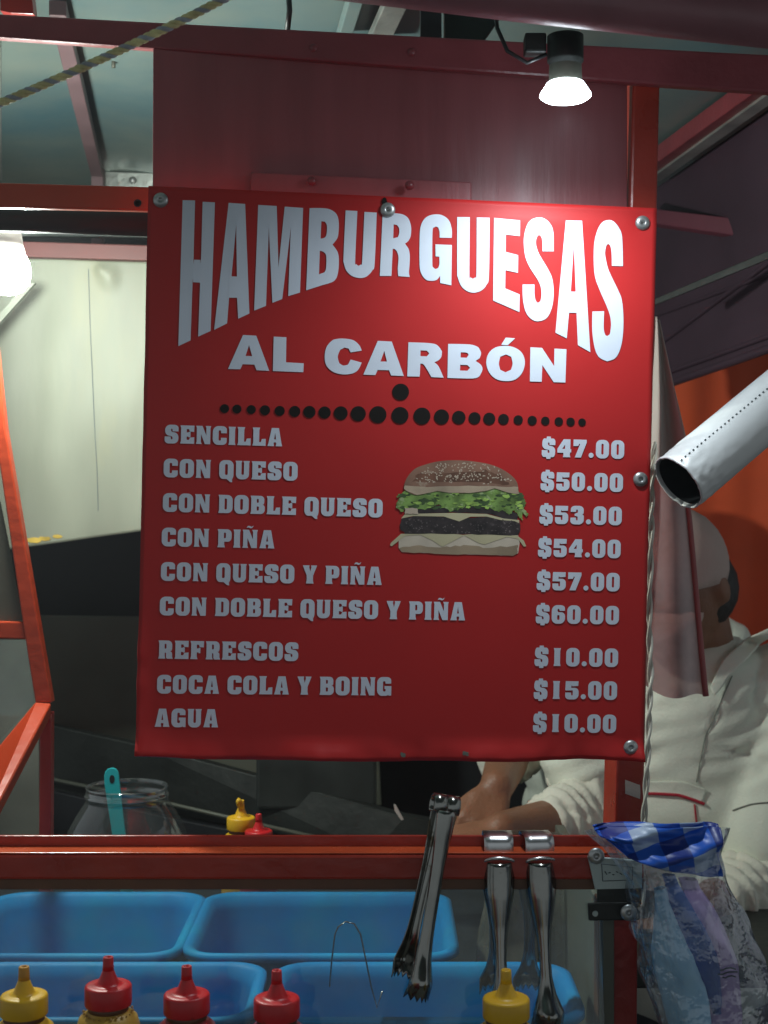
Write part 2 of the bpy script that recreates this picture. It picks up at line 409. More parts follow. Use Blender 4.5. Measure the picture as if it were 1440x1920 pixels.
def sdisp(u, v):
    d = 0
    w = sstep(1382, 1422, v)                                   # loose rippled lower hem
    d += w * (.004 + .0035 * math.sin(u * .021 + 1) + .003 * noise.noise(Vector((u * .03, v * .03, 2))))
    d += .004 * sstep(284, 258, u) * sstep(1120, 1260, v) * (1 + .8 * noise.noise(Vector((0, v * .03, 5))))
    d += .006 * math.exp(-((u - 572) / 60) ** 2) * w + .006 * math.exp(-((u - 275) / 34) ** 2) * sstep(1360, 1400, v)
    d += .004 * sstep(1180, 1206, u) * sstep(1390, 1422, v)
    d += .00025 * noise.noise(Vector((u * .0042, v * .0034, 7)))
    for a_, b_ in ((301, 375), (1205, 418), (1201, 899), (1182, 1401)):
        d -= .0016 * math.exp(-((u - a_) ** 2 + (v - b_) ** 2) / 320)
    d -= .0012 * sstep(384, 362, v - .043 * (u - 278))         # top hem fold
    return d


board = thing('menu_board', 'large red burger menu board with silver lettering hung on the stall post', 'menu board', S(740, 1420))
TL, TR, BR, BL = (278, 348), (1232, 390), (1205, 1425), (255, 1413)
def edge(a, b, t, k):
    w = 1.6 * noise.noise(Vector((t * 9, k, 0))) * math.sin(math.pi * t)
    return a[0] + (b[0] - a[0]) * t + w, a[1] + (b[1] - a[1]) * t + w * .6
def signpt(s, t):
    L_, R_ = edge(TL, BL, t, 1), edge(TR, BR, t, 2); T_, B_ = edge(TL, TR, s, 3), edge(BL, BR, s, 4)
    bu = lambda i: (1 - t) * T_[i] + t * B_[i] + (1 - s) * L_[i] + s * R_[i] - ((1 - s) * (1 - t) * TL[i] + s * (1 - t) * TR[i] + (1 - s) * t * BL[i] + s * t * BR[i])
    u, v = bu(0), bu(1)
    v += (7 * sstep(0, .12, s) * sstep(1, .5, s) - 1.5 * math.sin(s * 23)) * sstep(.93, 1, t)
    return S(u, v, sdisp(u, v))
bm = bmesh.new(); grid(bm, signpt, 110, 120)
obj('panel', bm, M['sign'], board, smooth=True, solid=.004, face=(0, -1, 0))


def flat(bm, loops, off, tr=None, disp=True):
    """filled printed shape: first loop outline, the rest holes; points are photograph pixels on the board"""
    pts = [[Vector((q[0], q[1], 0)) for q in lp] for lp in loops]
    tri = tessellate_polygon(pts)
    fl = [q for lp in pts for q in lp]
    vs = [bm.verts.new(S(q.x, q.y, off + (sdisp(q.x, q.y) if disp else 0))) for q in fl]
    for t in tri:
        try: bm.faces.new([vs[i] for i in t])
        except ValueError: pass


def smooth_loop(pts, lim=42):
    n = len(pts); out = []
    def corner(i):
        a, b, c = pts[i - 1], pts[i], pts[(i + 1) % n]
        v1 = Vector((b[0] - a[0], b[1] - a[1])); v2 = Vector((c[0] - b[0], c[1] - b[1]))
        return v1.length < 1e-6 or v2.length < 1e-6 or math.degrees(v1.angle(v2)) > lim
    cs = [corner(i) for i in range(n)]
    for i in range(n):
        a, b = pts[i], pts[(i + 1) % n]; out.append(a)
        ca, cb = cs[i], cs[(i + 1) % n]
        if ca and cb: continue
        pa = a if ca else pts[i - 1]; pb = b if cb else pts[(i + 2) % n]
        for t in (.25, .5, .75):
            h = [.5 * ((2 * a[k]) + (-pa[k] + b[k]) * t + (2 * pa[k] - 5 * a[k] + 4 * b[k] - pb[k]) * t * t + (-pa[k] + 3 * a[k] - 3 * b[k] + pb[k]) * t ** 3) for k in (0, 1)]
            out.append(tuple(h))
    return out


def crop(ox, oy, sc, pts): return [(ox + x / sc, oy + y / sc) for x, y in pts]


title = [
 ((320, 360, 6), [[(135,92),(275,95),(258,755),(264,763),(336,765),(342,757),(360,110),(498,117),(450,1565),(310,1628),(332,1027),(326,1020),(254,1016),(247,1024),(225,1670),(87,1735)]]),
 ((320, 360, 6), [[(652,122),(838,135),(886,1368),(760,1427),(748,1192),(658,1190),(635,1480),(490,1552)], [(738,370),(685,950),(746,952)]]),
 ((320, 360, 6), [[(985,145),(1193,158),(1213,850),(1283,165),(1490,180),(1455,1132),(1323,1172),(1352,400),(1255,1205),(1145,1248),(1105,395),(1073,1282),(940,1335)]]),
 ((540, 360, 6), [[(243,182),(390,182),(480,200),(545,250),(570,330),(570,430),(555,520),(500,593),(550,660),(570,730),(570,850),(552,950),(520,1000),(470,1025),(390,1048),(205,1107)], [(375,330),(415,335),(437,375),(437,450),(425,500),(400,520),(367,525)], [(358,662),(400,675),(430,720),(428,860),(410,905),(348,928)]]),
 ((540, 360, 6), [[(648,208),(780,215),(755,770),(765,810),(795,832),(825,815),(835,770),(860,225),(998,233),(975,800),(950,880),(900,940),(850,965),(790,967),(720,945),(660,890),(628,800),(625,720)]]),
 ((540, 360, 6), [[(1065,235),(1230,242),(1310,262),(1360,310),(1385,400),(1378,500),(1350,555),(1315,582),(1355,640),(1370,720),(1365,840),(1360,910),(1370,957),(1240,947),(1235,860),(1243,740),(1225,670),(1195,640),(1178,640),(1163,945),(1033,945)], [(1188,365),(1225,372),(1250,410),(1250,470),(1235,510),(1183,523)]]),
 ((760, 360, 6), [[(345,252),(420,265),(490,320),(522,420),(522,517),(385,515),(385,450),(370,400),(345,388),(320,400),(305,450),(303,800),(315,850),(340,868),(370,855),(383,810),(383,728),(340,725),(338,590),(523,597),(517,1050),(392,1025),(390,945),(350,990),(290,1000),(230,985),(180,920),(160,820),(160,550),(170,400),(205,315),(260,270)]]),
 ((760, 360, 6), [[(583,283),(725,283),(720,920),(730,960),(760,978),(790,960),(800,910),(803,287),(948,290),(940,930),(915,1040),(860,1105),(780,1133),(700,1118),(630,1060),(590,960),(583,880)]]),
 ((760, 360, 6), [[(998,292),(1290,320),(1288,497),(1130,480),(1128,675),(1268,712),(1266,910),(1125,880),(1122,1085),(1285,1153),(1282,1350),(987,1222)]]),
 ((960, 380, 6), [[(290,168),(360,178),(430,240),(465,340),(468,548),(343,548),(340,430),(325,380),(305,365),(285,378),(268,430),(275,500),(310,590),(400,740),(450,850),(467,980),(460,1120),(430,1230),(380,1305),(290,1335),(210,1305),(150,1220),(122,1080),(118,922),(252,922),(252,1030),(265,1100),(290,1130),(318,1110),(330,1050),(325,960),(290,870),(200,730),(150,610),(132,470),(138,360),(170,250),(220,190)]]),
 ((960, 380, 6), [[(605,200),(787,204),(880,1683),(740,1603),(725,1240),(640,1238),(615,1527),(488,1463)], [(695,455),(660,1002),(716,1002)]]),
 ((960, 380, 6), [[(1075,197),(1140,210),(1205,290),(1238,400),(1247,715),(1122,712),(1118,560),(1105,490),(1083,465),(1060,485),(1045,560),(1055,640),(1090,770),(1190,980),(1235,1100),(1252,1300),(1245,1500),(1215,1650),(1160,1750),(1070,1785),(980,1740),(930,1640),(902,1450),(903,1225),(1035,1222),(1030,1400),(1045,1480),(1070,1503),(1100,1480),(1112,1390),(1105,1290),(1070,1180),(975,960),(930,820),(918,640),(925,450),(960,310),(1010,225)]]),
]
OFF = .0007
bm = bmesh.new()
for c, loops in title: flat(bm, [smooth_loop(crop(*c, lp)) for lp in loops], OFF)
obj('title_lettering', bm, M['letter'], board, norm=True)
sub = [
 ((410, 610, 4), [[(183,73),(282,78),(380,342),(285,337),(268,295),(180,292),(163,330),(70,328)], [(228,148),(202,230),(252,232)]]),
 ((410, 610, 4), [[(413,85),(508,90),(505,278),(638,285),(635,352),(407,343)]]),
 ((410, 610, 4), [[(940,100),(1010,112),(1055,150),(1073,190),(990,203),(975,175),(945,167),(910,185),(893,235),(905,285),(935,302),(970,295),(990,257),(1073,280),(1045,335),(1000,362),(930,368),(860,350),(810,305),(795,240),(808,165),(850,115),(890,102)]]),
 ((410, 610, 4), [[(1193,117),(1298,122),(1388,380),(1293,376),(1278,337),(1192,335),(1175,373),(1085,370)], [(1242,192),(1213,272),(1262,272)]]),
 ((740, 610, 3.892), [[(100,124),(250,130),(310,145),(345,190),(340,230),(320,255),(288,270),(320,300),(357,382),(268,378),(215,290),(187,280),(182,374),(92,373)], [(188,183),(235,185),(252,205),(235,227),(187,225)]]),
 ((740, 610, 3.892), [[(390,136),(550,140),(610,160),(630,200),(620,240),(590,260),(630,290),(640,325),(620,370),(570,388),(385,384)], [(482,197),(525,200),(540,215),(525,237),(480,235)], [(478,288),(530,290),(550,310),(530,332),(476,330)]]),
 ((740, 610, 3.892), [[(810,150),(880,165),(930,205),(950,270),(930,345),(880,395),(810,407),(740,392),(690,345),(668,275),(685,205),(735,162)], [(812,212),(850,230),(860,280),(848,325),(808,343),(770,325),(760,280),(770,230)]]),
 ((740, 610, 3.892), [[(810,90),(878,95),(825,145),(777,142)]]),
 ((740, 610, 3.892), [[(990,160),(1075,165),(1163,298),(1165,170),(1253,175),(1245,418),(1160,415),(1077,290),(1072,412),(986,410)]]),
]
for word in (sub[:2], sub[2:]):
    bm = bmesh.new()
    for c, loops in word: flat(bm, [smooth_loop(crop(*c, lp)) for lp in loops], OFF)
    obj('subtitle_word', bm, M['letter'], board)
bm = bmesh.new()
dots = [crop(410, 610, 4, [(x, y)])[0] + (r / 4,) for x, y, r in [(45,625,34),(138,628,34),(245,632,34),(348,637,38),(458,642,38),(571,646,42),(681,650,46),(795,654,46),(916,659,52),(1047,663,57),(1195,670,64),(1360,676,64),(1365,500,63)]]
dots += [crop(740, 610, 3.892, [(x, y)])[0] + (r / 3.892,) for x, y, r in [(199,662,62),(342,668,55),(468,672,49),(583,677,44),(690,681,44),(794,685,39),(901,690,34),(1003,694,34),(1099,697,31),(1197,701,31),(1283,704,31),(1367,707,28)]]
for x, y, r in dots: flat(bm, [[(x + r * math.cos(k * math.pi / 14), y + r * math.sin(k * math.pi / 14)) for k in range(28)]], OFF)
obj('dot_ornament', bm, M['dot'], board)

# slab letters: outlines on a 165-high em, optional third value = corner radius
G = {
 'S': (123, [[(123,168,38),(3,168,48),(3,75,36),(68,62,10),(72,42,8),(64,32,6),(54,40,6),(54,60,2),(0,60,2),(0,-3,34),(123,-3,45),(123,92,36),(58,104,10),(54,124,8),(62,135,6),(70,126,6),(70,108,2),(123,108,2)]]),
 'E': (126, [[(0,165),(126,165),(124,108),(86,110),(78,132),(58,132),(58,102),(74,102),(76,108),(92,106),(92,60),(76,58),(74,64),(58,64),(58,34),(78,34),(88,56),(126,60),(126,0),(0,0),(7,22),(7,143)]]),
 'N': (134, [[(0,165),(56,165),(92,78),(92,145),(84,165),(134,165),(128,145),(128,0),(80,0),(44,90),(44,20),(52,0),(0,0),(6,20),(6,145)]]),
 'C': (125, [[(125,168,40),(0,168,50),(0,-3,50),(125,-3,40),(125,62,3),(74,62,3),(74,36,10),(52,36,10),(52,130,10),(74,130,10),(74,104,3),(125,104,3)]]),
 'I': (64, [[(0,165),(64,165),(58,140),(58,25),(64,0),(0,0),(6,25),(6,140)]]),
 'L': (119, [[(0,165),(68,165),(60,140),(60,32),(76,34),(84,62),(119,64),(119,0),(0,0),(7,25),(7,140)]]),
 'A': (133, [[(36,165),(100,165),(126,25),(133,0),(74,0),(79,20),(77,34),(57,34),(55,20),(60,0),(0,0),(8,25)], [(67,122),(59,62),(76,62)]]),
 'O': (126, [[(0,168,48),(0,-3,48),(126,-3,48),(126,168,48)], [(51,132,11),(75,132,11),(75,33,11),(51,33,11)]]),
 '0': (120, [[(0,168,48),(0,-3,48),(120,-3,48),(120,168,48)], [(50,132,9),(70,132,9),(70,33,9),(50,33,9)]]),
 'Q': (126, [[(0,168,48),(0,-3,48),(66,-3,4),(98,-30,4),(116,-32),(114,-6,4),(126,18,18),(126,168,48)], [(51,132,11),(75,132,11),(75,33,11),(51,33,11)]]),
 'U': (127, [[(0,165),(60,165),(54,145),(54,38,11),(76,38,11),(76,145),(70,165),(127,165),(121,145),(121,-3,46),(6,-3,46),(6,145)]]),
 'D': (126, [[(0,165),(126,165,45),(126,0,45),(0,0),(7,25),(7,140)], [(55,132,6),(76,132,10),(76,33,10),(55,33,6)]]),
 'B': (127, [[(0,165),(122,165,34),(122,90,22),(106,84,2),(127,76,22),(127,0,36),(0,0),(7,25),(7,140)], [(56,136,4),(73,136,7),(73,102,7),(56,102,4)], [(56,68,4),(75,68,7),(75,31,7),(56,31,4)]]),
 'P': (124, [[(0,165),(124,165,40),(124,52,40),(60,52),(60,25),(67,0),(0,0),(7,25),(7,140)], [(56,134,4),(74,134,8),(74,84,8),(56,84,4)]]),
 'R': (130, [[(0,165),(124,165,38),(124,75,24),(106,69,2),(124,58,12),(124,22,4),(131,0),(78,0),(70,12),(70,54,6),(58,56),(58,25),(64,0),(0,0),(7,25),(7,140)], [(56,135,4),(73,135,7),(73,92,7),(56,92,4)]]),
 'F': (122, [[(0,165),(122,165),(120,108),(84,110),(76,132),(58,132),(58,98),(74,98),(76,105),(90,103),(90,56),(76,54),(74,62),(58,62),(58,25),(66,0),(0,0),(7,25),(7,140)]]),
 'G': (127, [[(125,168,40),(0,168,50),(0,-3,50),(90,-3,30),(100,8),(104,0),(127,0),(127,86),(66,86),(66,60),(76,58),(76,36,10),(52,36,10),(52,130,10),(74,130,10),(74,108,3),(125,108,3)]]),
 'Y': (126, [[(0,165),(60,165),(56,148),(66,108),(76,148),(72,165),(126,165),(120,148),(92,72),(92,25),(98,0),(30,0),(36,25),(36,72),(6,148)]]),
 '4': (127, [[(56,165),(118,165),(118,72),(127,76),(127,44),(118,46),(114,22),(120,0),(52,0),(57,22),(55,40),(0,40),(0,76)], [(70,116),(44,76),(70,76)]]),
 '7': (120, [[(0,165),(120,165),(120,138),(70,0),(14,0),(60,122),(52,130,4),(44,106),(0,104)]]),
 '5': (120, [[(3,165),(118,165),(116,122),(64,118,4),(56,128),(52,104),(120,104,36),(120,-3,44),(0,-3,36),(0,60),(52,60),(54,34,6),(68,34,6),(68,80,4),(0,80)]]),
 '3': (122, [[(120,168,40),(4,168,40),(2,112),(50,112),(52,134,6),(66,134,6),(68,106,6),(38,94),(38,76),(66,70,6),(66,34,6),(52,34,6),(50,60),(0,58),(0,-3,40),(122,-3,44),(122,82,14),(106,88,2),(120,96,12)]]),
 '6': (120, [[(118,168,40),(0,168,50),(0,-3,48),(120,-3,48),(120,102,38),(56,102,8),(50,124,5),(58,136,5),(70,128,5),(70,116,2),(118,116,2)], [(50,76,8),(70,76,8),(70,32,8),(50,32,8)]]),
 '.': (46, [[(0,46,23),(0,0,23),(46,0,23),(46,46,23)]]),
}
G['1'] = (120, [[(x + 28, y) for x, y in G['I'][1][0]]])
s_ = G['S'][1][0]
G['$'] = (123, [[s_[0], (82,168), (80,186), (44,186), (42,168)] + s_[1:10] + [(42,-3), (44,-20), (80,-20), (82,-3)] + s_[10:]])
TILDE = [(34,182),(46,200),(62,200),(78,192),(96,204),(88,186),(72,178),(52,186)]


def fillet(pts):
    out = []; n = len(pts)
    for i, q in enumerate(pts):
        r = q[2] if len(q) > 2 else 0
        b = Vector((q[0], q[1]))
        if r < .5: out.append((b.x, b.y)); continue
        a = Vector(pts[i - 1][:2]); c = Vector(pts[(i + 1) % n][:2])
        d1 = (a - b); d2 = (c - b); l1, l2 = d1.length, d2.length
        r1 = min(r, l1 * .499); r2 = min(r, l2 * .499)
        s, e = b + d1.normalized() * r1, b + d2.normalized() * r2
        for k in range(7):
            t = k / 6; w = .70                                   # rational quadratic: close to a circular arc
            q0, q1, q2 = (1 - t) ** 2, 2 * w * t * (1 - t), t * t
            p = (s * q0 + b * q1 + e * q2) / (q0 + q1 + q2); out.append((p.x, p.y))
    return out


def text_line(name, txt, a, b, cap=34.0, gap=16, space=74, tint=None):
    tot = 0; pos = []
    for ch in txt:
        if ch == ' ': tot += space - gap; continue
        pos.append((ch, tot)); tot += G['N' if ch == 'Ñ' else ch][0] + gap
    tot -= gap
    ex = Vector((b[0] - a[0], b[1] - a[1])) / tot
    ey = Vector((.0225, -1)) * cap / 165
    bm = bmesh.new()
    for ch, x0 in pos:
        loops = [fillet(lp) for lp in G['N' if ch == 'Ñ' else ch][1]]
        mp = lambda q: (a[0] + ex.x * (x0 + q[0]) + ey.x * q[1], a[1] + ex.y * (x0 + q[0]) + ey.y * q[1])
        flat(bm, [[mp(q) for q in lp] for lp in loops], OFF)
        if ch == 'Ñ': flat(bm, [[mp(q) for q in TILDE]], OFF)
    obj(name, bm, M['letter'], board)


for t, a, b in (
 ('SENCILLA', (308.7, 830.6), (529.2, 837.0)), ('CON QUESO', (306.7, 894.2), (557.7, 901.0)), ('CON DOBLE QUESO', (305.2, 958.8), (717, 970)),
 ('CON PIÑA', (303, 1023.6), (514.6, 1028.4)), ('CON QUESO Y PIÑA', (301.5, 1088.2), (715.8, 1096.8)), ('CON DOBLE QUESO Y PIÑA', (299.4, 1153), (872, 1163.2)),
 ('REFRESCOS', (296.7, 1234.6), (559, 1239)), ('COCA COLA Y BOING', (294.3, 1299.6), (733.3, 1304)), ('AGUA', (290, 1362.4), (409, 1363.6))):
    text_line('menu_item', t, a, b)
for t, a, b in (('$47.00', (1015.4, 856), (1169.9, 860)), ('$50.00', (1013.2, 918.4), (1167.5, 922)), ('$53.00', (1010.8, 981), (1165.3, 984.4)), ('$54.00', (1008.3, 1043), (1163.2, 1046.2)),
 ('$57.00', (1005.8, 1105.4), (1161.2, 1108.4)), ('$60.00', (1004.2, 1168), (1160, 1170.3)), ('$10.00', (1001.8, 1248), (1158.4, 1250)), ('$15.00', (1000.4, 1309.7), (1156.4, 1311.7)), ('$10.00', (998.9, 1371.7), (1154.8, 1374))):
    text_line('price', t, a, b, 33.5, 20)

# printed burger picture (flat print with layered inks)
M['bun'] = mat('printed_bun', (.22, .115, .075), .45, var=.35, vs=26, col2=(.34, .24, .17), c2s=40, c2t=.6)
M['bunlow'] = mat('printed_bun_base', (.58, .49, .38), .45, var=.25, vs=16)
M['seed'] = mat('printed_seed', (.50, .40, .30), .45, var=.2)
M['lettuce'] = mat('printed_lettuce', (.16, .26, .06), .45, var=.6, vs=60, col2=(.32, .40, .18), c2s=70, c2t=.56)
M['lettuce2'] = mat('printed_dark_lettuce', (.045, .085, .025), .45, var=.6, vs=70)
M['patty'] = mat('printed_patty', (.028, .020, .020), .45, var=.7, vs=90, col2=(.09, .07, .07), c2s=120, c2t=.6)
M['cheese'] = mat('printed_cheese', (.50, .44, .27), .45, var=.12, vs=20)
pic = obj('burger_picture', (lambda b: (flat(b, [crop(725, 850, 5.236, [(118,850),(140,800),(1290,800),(1305,880),(1290,980),(1240,1005),(700,990),(150,970),(118,930)])], .0005), b)[1])(bmesh.new()), M['bunlow'], board)
def ink(name, loops, off, m):
    bm = bmesh.new()
    for lp in loops: flat(bm, [crop(725, 850, 5.236, lp)], off)
    return obj(name, bm, m, pic)
ink('cheese', [[(40,880),(140,790),(600,785),(750,800),(880,788),(1270,800),(1345,855),(1370,912),(1345,915),(1290,840),(1180,820),(960,895),(900,880),(760,805),(545,918),(440,850),(330,800),(180,810),(50,912),(33,905)]], .0007, M['cheese'])
def wob(pts, amp, seed, sub=5):
    rnd = random.Random(seed); out = []
    for i in range(len(pts)):
        a, b = pts[i], pts[(i + 1) % len(pts)]
        for k in range(sub):
            f = k / sub; out.append((a[0] + (b[0] - a[0]) * f + rnd.uniform(-amp, amp), a[1] + (b[1] - a[1]) * f + rnd.uniform(-amp, amp)))
    return out
ink('patty', [wob([(130,700),(150,640),(300,610),(560,625),(740,640),(1000,620),(1200,645),(1310,680),(1312,740),(1290,805),(900,795),(500,790),(180,785),(135,750)], 6, 1)], .0008, M['patty'])
ink('cheese', [[(140,640),(180,595),(640,585),(980,595),(1150,640),(1300,655),(1300,685),(1255,665),(1120,655),(980,620),(820,622),(712,668),(560,620),(260,615)]], .0009, M['cheese'])
ink('patty', [wob([(180,590),(180,530),(700,500),(1150,530),(1280,590),(1285,650),(1160,645),(1000,592),(640,580),(300,598)], 5, 2)], .0008, M['patty'])
ink('lettuce', [wob([(95,490),(130,440),(92,425),(150,380),(200,350),(600,330),(980,320),(1250,380),(1340,430),(1370,490),(1340,540),(1395,600),(1370,625),(1330,570),(1335,660),(1300,630),(1250,560),(1200,605),(1140,560),(1080,570),(960,510),(880,530),(800,500),(740,540),(620,575),(520,500),(380,555),(260,540),(180,540),(150,575),(100,535)], 9, 3)], .0010, M['lettuce'])
rnd = random.Random(4)
M['lettuce3'] = mat('printed_bright_lettuce', (.30, .46, .09), .45, var=.5, vs=70)
M['fleck'] = mat('printed_meat_fleck', (.13, .105, .10), .45, var=.5, vs=90)
def leaves(name, n, m, off, seed, r0, r1):
    rn = random.Random(seed); bm = bmesh.new()
    for k in range(n):
        x, y = rn.uniform(130, 1330), rn.uniform(385, 545); a = rn.uniform(0, 6.3); r = rn.uniform(r0, r1); q = rn.uniform(.35, .8)
        lp = [(x + r * 1.5 * rn.uniform(.55, 1.1) * math.cos(a + i * .57), y + r * q * rn.uniform(.5, 1.2) * math.sin(a + i * .57)) for i in range(11)]
        flat(bm, [crop(725, 850, 5.236, lp)], off + k * .000003)
    obj(name, bm, m, pic)
leaves('leaf_shade', 34, M['lettuce2'], .00105, 4, 14, 42)
leaves('leaf_light', 40, M['lettuce3'], .00117, 5, 8, 30)
leaves('leaf_shade', 26, M['lettuce2'], .00130, 6, 5, 16)
bm = bmesh.new()
for k in range(110):
    x, y = rnd.uniform(160, 1290), rnd.uniform(650, 785); r = rnd.uniform(4, 11)
    if y < 690 and 560 < x < 880: continue
    flat(bm, [crop(725, 850, 5.236, [(x + r * rnd.uniform(.5, 1.3) * math.cos(i), y + r * rnd.uniform(.4, 1) * math.sin(i)) for i in range(6)])], .00094 + k * 3e-7)
obj('meat_fleck', bm, M['fleck'], pic)
ink('bun_shade', [wob([(120,930),(300,900),(540,925),(760,900),(1000,930),(1290,900),(1280,985),(1240,1003),(700,988),(150,968)], 8, 12)], .00062, mat('printed_bun_shadow', (.34, .25, .16), .45, var=.3, vs=14))
ink('bun', [smooth_loop([(170,345),(180,280),(215,215),(280,150),(380,110),(500,80),(640,68),(780,72),(870,82),(1000,105),(1120,150),(1220,215),(1280,290),(1297,400),(1200,385),(1060,345),(960,370),(860,385),(700,390),(500,372),(300,410),(205,375)], 60)], .0014, M['bun'])
ink('bun_shade', [wob([(250,280),(300,215),(420,165),(620,150),(800,150),(980,165),(1120,215),(1200,300),(1000,300),(700,290),(420,300)], 14, 21, 6)], .00142, mat('printed_bun_crust', (.12, .052, .030), .45, var=.5, vs=40))
ink('bun_side', [wob([(172,345),(178,318),(400,330),(700,320),(1000,318),(1180,330),(1285,330),(1297,400),(1200,385),(1060,345),(960,370),(860,385),(700,390),(500,372),(300,410),(205,375)], 4, 8, 3)], .00145, mat('printed_bun_side', (.40, .30, .21), .45, var=.25, vs=30))
ink('onion', [wob([(180,535),(300,540),(310,592),(180,596)], 5, 9)], .0013, M['seed'])
sd = []
for k in range(150):
    a = rnd.uniform(math.pi, 2 * math.pi); q = math.sqrt(rnd.uniform(.02, 1)) * .97
    x, y = 735 + 520 * q * math.cos(a), 300 + 225 * q * math.sin(a)
    if y > 310: continue
    t = rnd.uniform(0, 3.1); w, h = rnd.uniform(4, 6), rnd.uniform(8, 13)
    sd.append([(x + w * math.cos(j * .785) * math.cos(t) - h * math.sin(j * .785) * math.sin(t), y + w * math.cos(j * .785) * math.sin(t) + h * math.sin(j * .785) * math.cos(t)) for j in range(8)])
bm = bmesh.new()
for lp in sd: flat(bm, [crop(725, 850, 5.236, lp)], .0015 + random.random() * .0001)
obj('sesame_seeds', bm, M['seed'], pic)

for u, v in ((301, 375), (727, 394), (1205, 418), (1201, 899), (1182, 1401)):
    bm = bmesh.new(); lathe(bm, WPROF, 32, axis_matrix(S(u, v, .0012 + sdisp(u, v)), SN)); obj('rivet', bm, M['washer'], board, smooth=True)
bm = bmesh.new(); flat(bm, [[(721 + 5 * math.cos(k * .6), 379 + 9 * math.sin(k * .6)) for k in range(10)]], .0004, disp=False); obj('torn_hole', bm, M['dot'], board)
for u, v in ((755, 1414), (872, 1411)):
    bm = bmesh.new(); flat(bm, [wob([(u - 5, v - 4), (u + 6, v - 3), (u + 5, v + 4), (u - 4, v + 4)], 1.5, u, 3)], .0008)
    obj('worn_spot', bm, M['olive'], board)

# ------------------------------------------------------------------ lamps
LP = P(1060, 178, 1.42)
lamp = thing('flood_lamp', 'lit white LED lamp in a grey socket hanging above the top right of the menu', 'lamp', LP)
bm = bmesh.new(); lathe(bm, [(.012, .062), (.0185, .06), (.0185, .036), (.0185, .034), (.0165, .033), (.0165, .018)], 32); obj('socket', bm, M['soot'], lamp, True, local=True)
bm = bmesh.new(); lathe(bm, [(.0165, .03), (.0172, .0125)], 40, caps=False); obj('housing', bm, M['olive'], lamp, True, local=True)
bm = bmesh.new(); lathe(bm, [(.0005, -.0062), (.014, -.006), (.022, -.0045), (.0262, -.0015), (.0258, .001), (.0225, .006), (.0190, .0115), (.0172, .0125)], 40, caps=False); obj('lens', bm, emit('led_white', (.80, .92, 1.0), 26), lamp, True, local=True)
bm = bmesh.new(); tube(bm, [Vector((-.018, .01, .045)), Vector((-.038, .01, .036)), Vector((-.058, .015, .05)), Vector((-.068, .02, .075)), Vector((-.07, .03, .10))], .0022, 8); obj('lamp_cable', bm, M['blackcable'], lamp, True, local=True)
bm = bmesh.new(); box(bm, (-.03, .012, .055), (.022, .02, .02)); obj('cable_clamp', bm, M['soot'], lamp, bevel=.002, local=True)
ld = bpy.data.lights.new('flood_light', 'SPOT'); ld.energy = FLOOD_W; ld.color = (.82, .93, 1.0); ld.spot_size = R(172); ld.spot_blend = .95; ld.shadow_soft_size = .02
lo = bpy.data.objects.new('flood_light', ld); COL.objects.link(lo); lo.location = LP + Vector((0, 0, -.010)); lo.rotation_euler = (0, 0, 0)

BP = P(12, 505, 1.83)
bulb = thing('light_bulb', 'glowing round LED bulb at the left edge in front of the cream hood', 'light bulb', BP)
bm = bmesh.new()
lathe(bm, [(.0005, -.034), (.012, -.0325), (.022, -.027), (.029, -.017), (.0315, -.004), (.030, .008), (.025, .018)], 36, caps=False)
obj('globe', bm, emit('bulb_white', (.90, 1.0, .92), BULB_E), bulb, True, local=True)
bm = bmesh.new(); lathe(bm, [(.0255, .018), (.0215, .034), (.019, .05), (.0195, .052), (.0195, .075), (.012, .078)], 32); obj('socket', bm, M['cloth'], bulb, True, local=True)
obj('lamp_arm', pslab([(-60, 652), (52, 528), (66, 530), (-40, 650)], 2.12, .01), M['olive'], stall, bevel=.001)

# ------------------------------------------------------------------ rope, cables, pipe
def strands(name_list, parent, path, rad, r, turns, mats, n=160):
    path = [Vector(p) for p in path]; k = len(name_list)
    def at(t):
        x = t * (len(path) - 1); i = min(int(x), len(path) - 2); return path[i].lerp(path[i + 1], x - i)
    for j in range(k):
        pts = []
        for i in range(n + 1):
            t = i / n; p = at(t); d = (at(min(1, t + .01)) - at(max(0, t - .01))).normalized(); x, y = frame_of(d)
            a = t * turns * 2 * math.pi + j * 2 * math.pi / k
            pts.append(p + (x * math.cos(a) + y * math.sin(a)) * rad)
        bm = bmesh.new(); tube(bm, pts, r, 8); obj(name_list[j], bm, mats[j], parent, smooth=True)

def sag(a, b, n, s):
    return [a.lerp(b, i / n) + Vector((0, 0, -s * 4 * (i / n) * (1 - i / n))) for i in range(n + 1)]
ra, rb = P(-60, 218, 1.20), P(470, -28, 1.22)
rope = thing('rope', 'yellow and blue twisted rope strung across the top left corner', 'rope', ra)
strands(['strand', 'strand', 'strand'], rope, sag(ra, rb, 12, .004), .0019, .0021, 15, [M['ropey'], M['ropey'], M['ropeb']], 260)
bm = bmesh.new(); tube(bm, [P(541, -20, 1.66), P(543, 20, 1.66), P(539, 56, 1.67)], .0035, 10); tag(obj('hanging_cable', bm, M['blackcable'], smooth=True), 'short black cable dangling behind the header beam near the top', 'cable')
bm = bmesh.new(); tube(bm, [P(212, 96, 2.05), P(213, 127, 2.05)], .003, 8); tag(obj('cable_stub', bm, M['olive'], smooth=True), 'short grey cable stub hanging under the roof behind the rope', 'cable')
bm = bmesh.new(); tube(bm, [P(-100, 409, 1.68), P(90, 413, 1.68), P(300, 420, 1.68)], .0155, 20); tag(obj('pipe', bm, M['blackpipe'], smooth=True), 'thick black horizontal pipe under the orange cross bar', 'pipe')
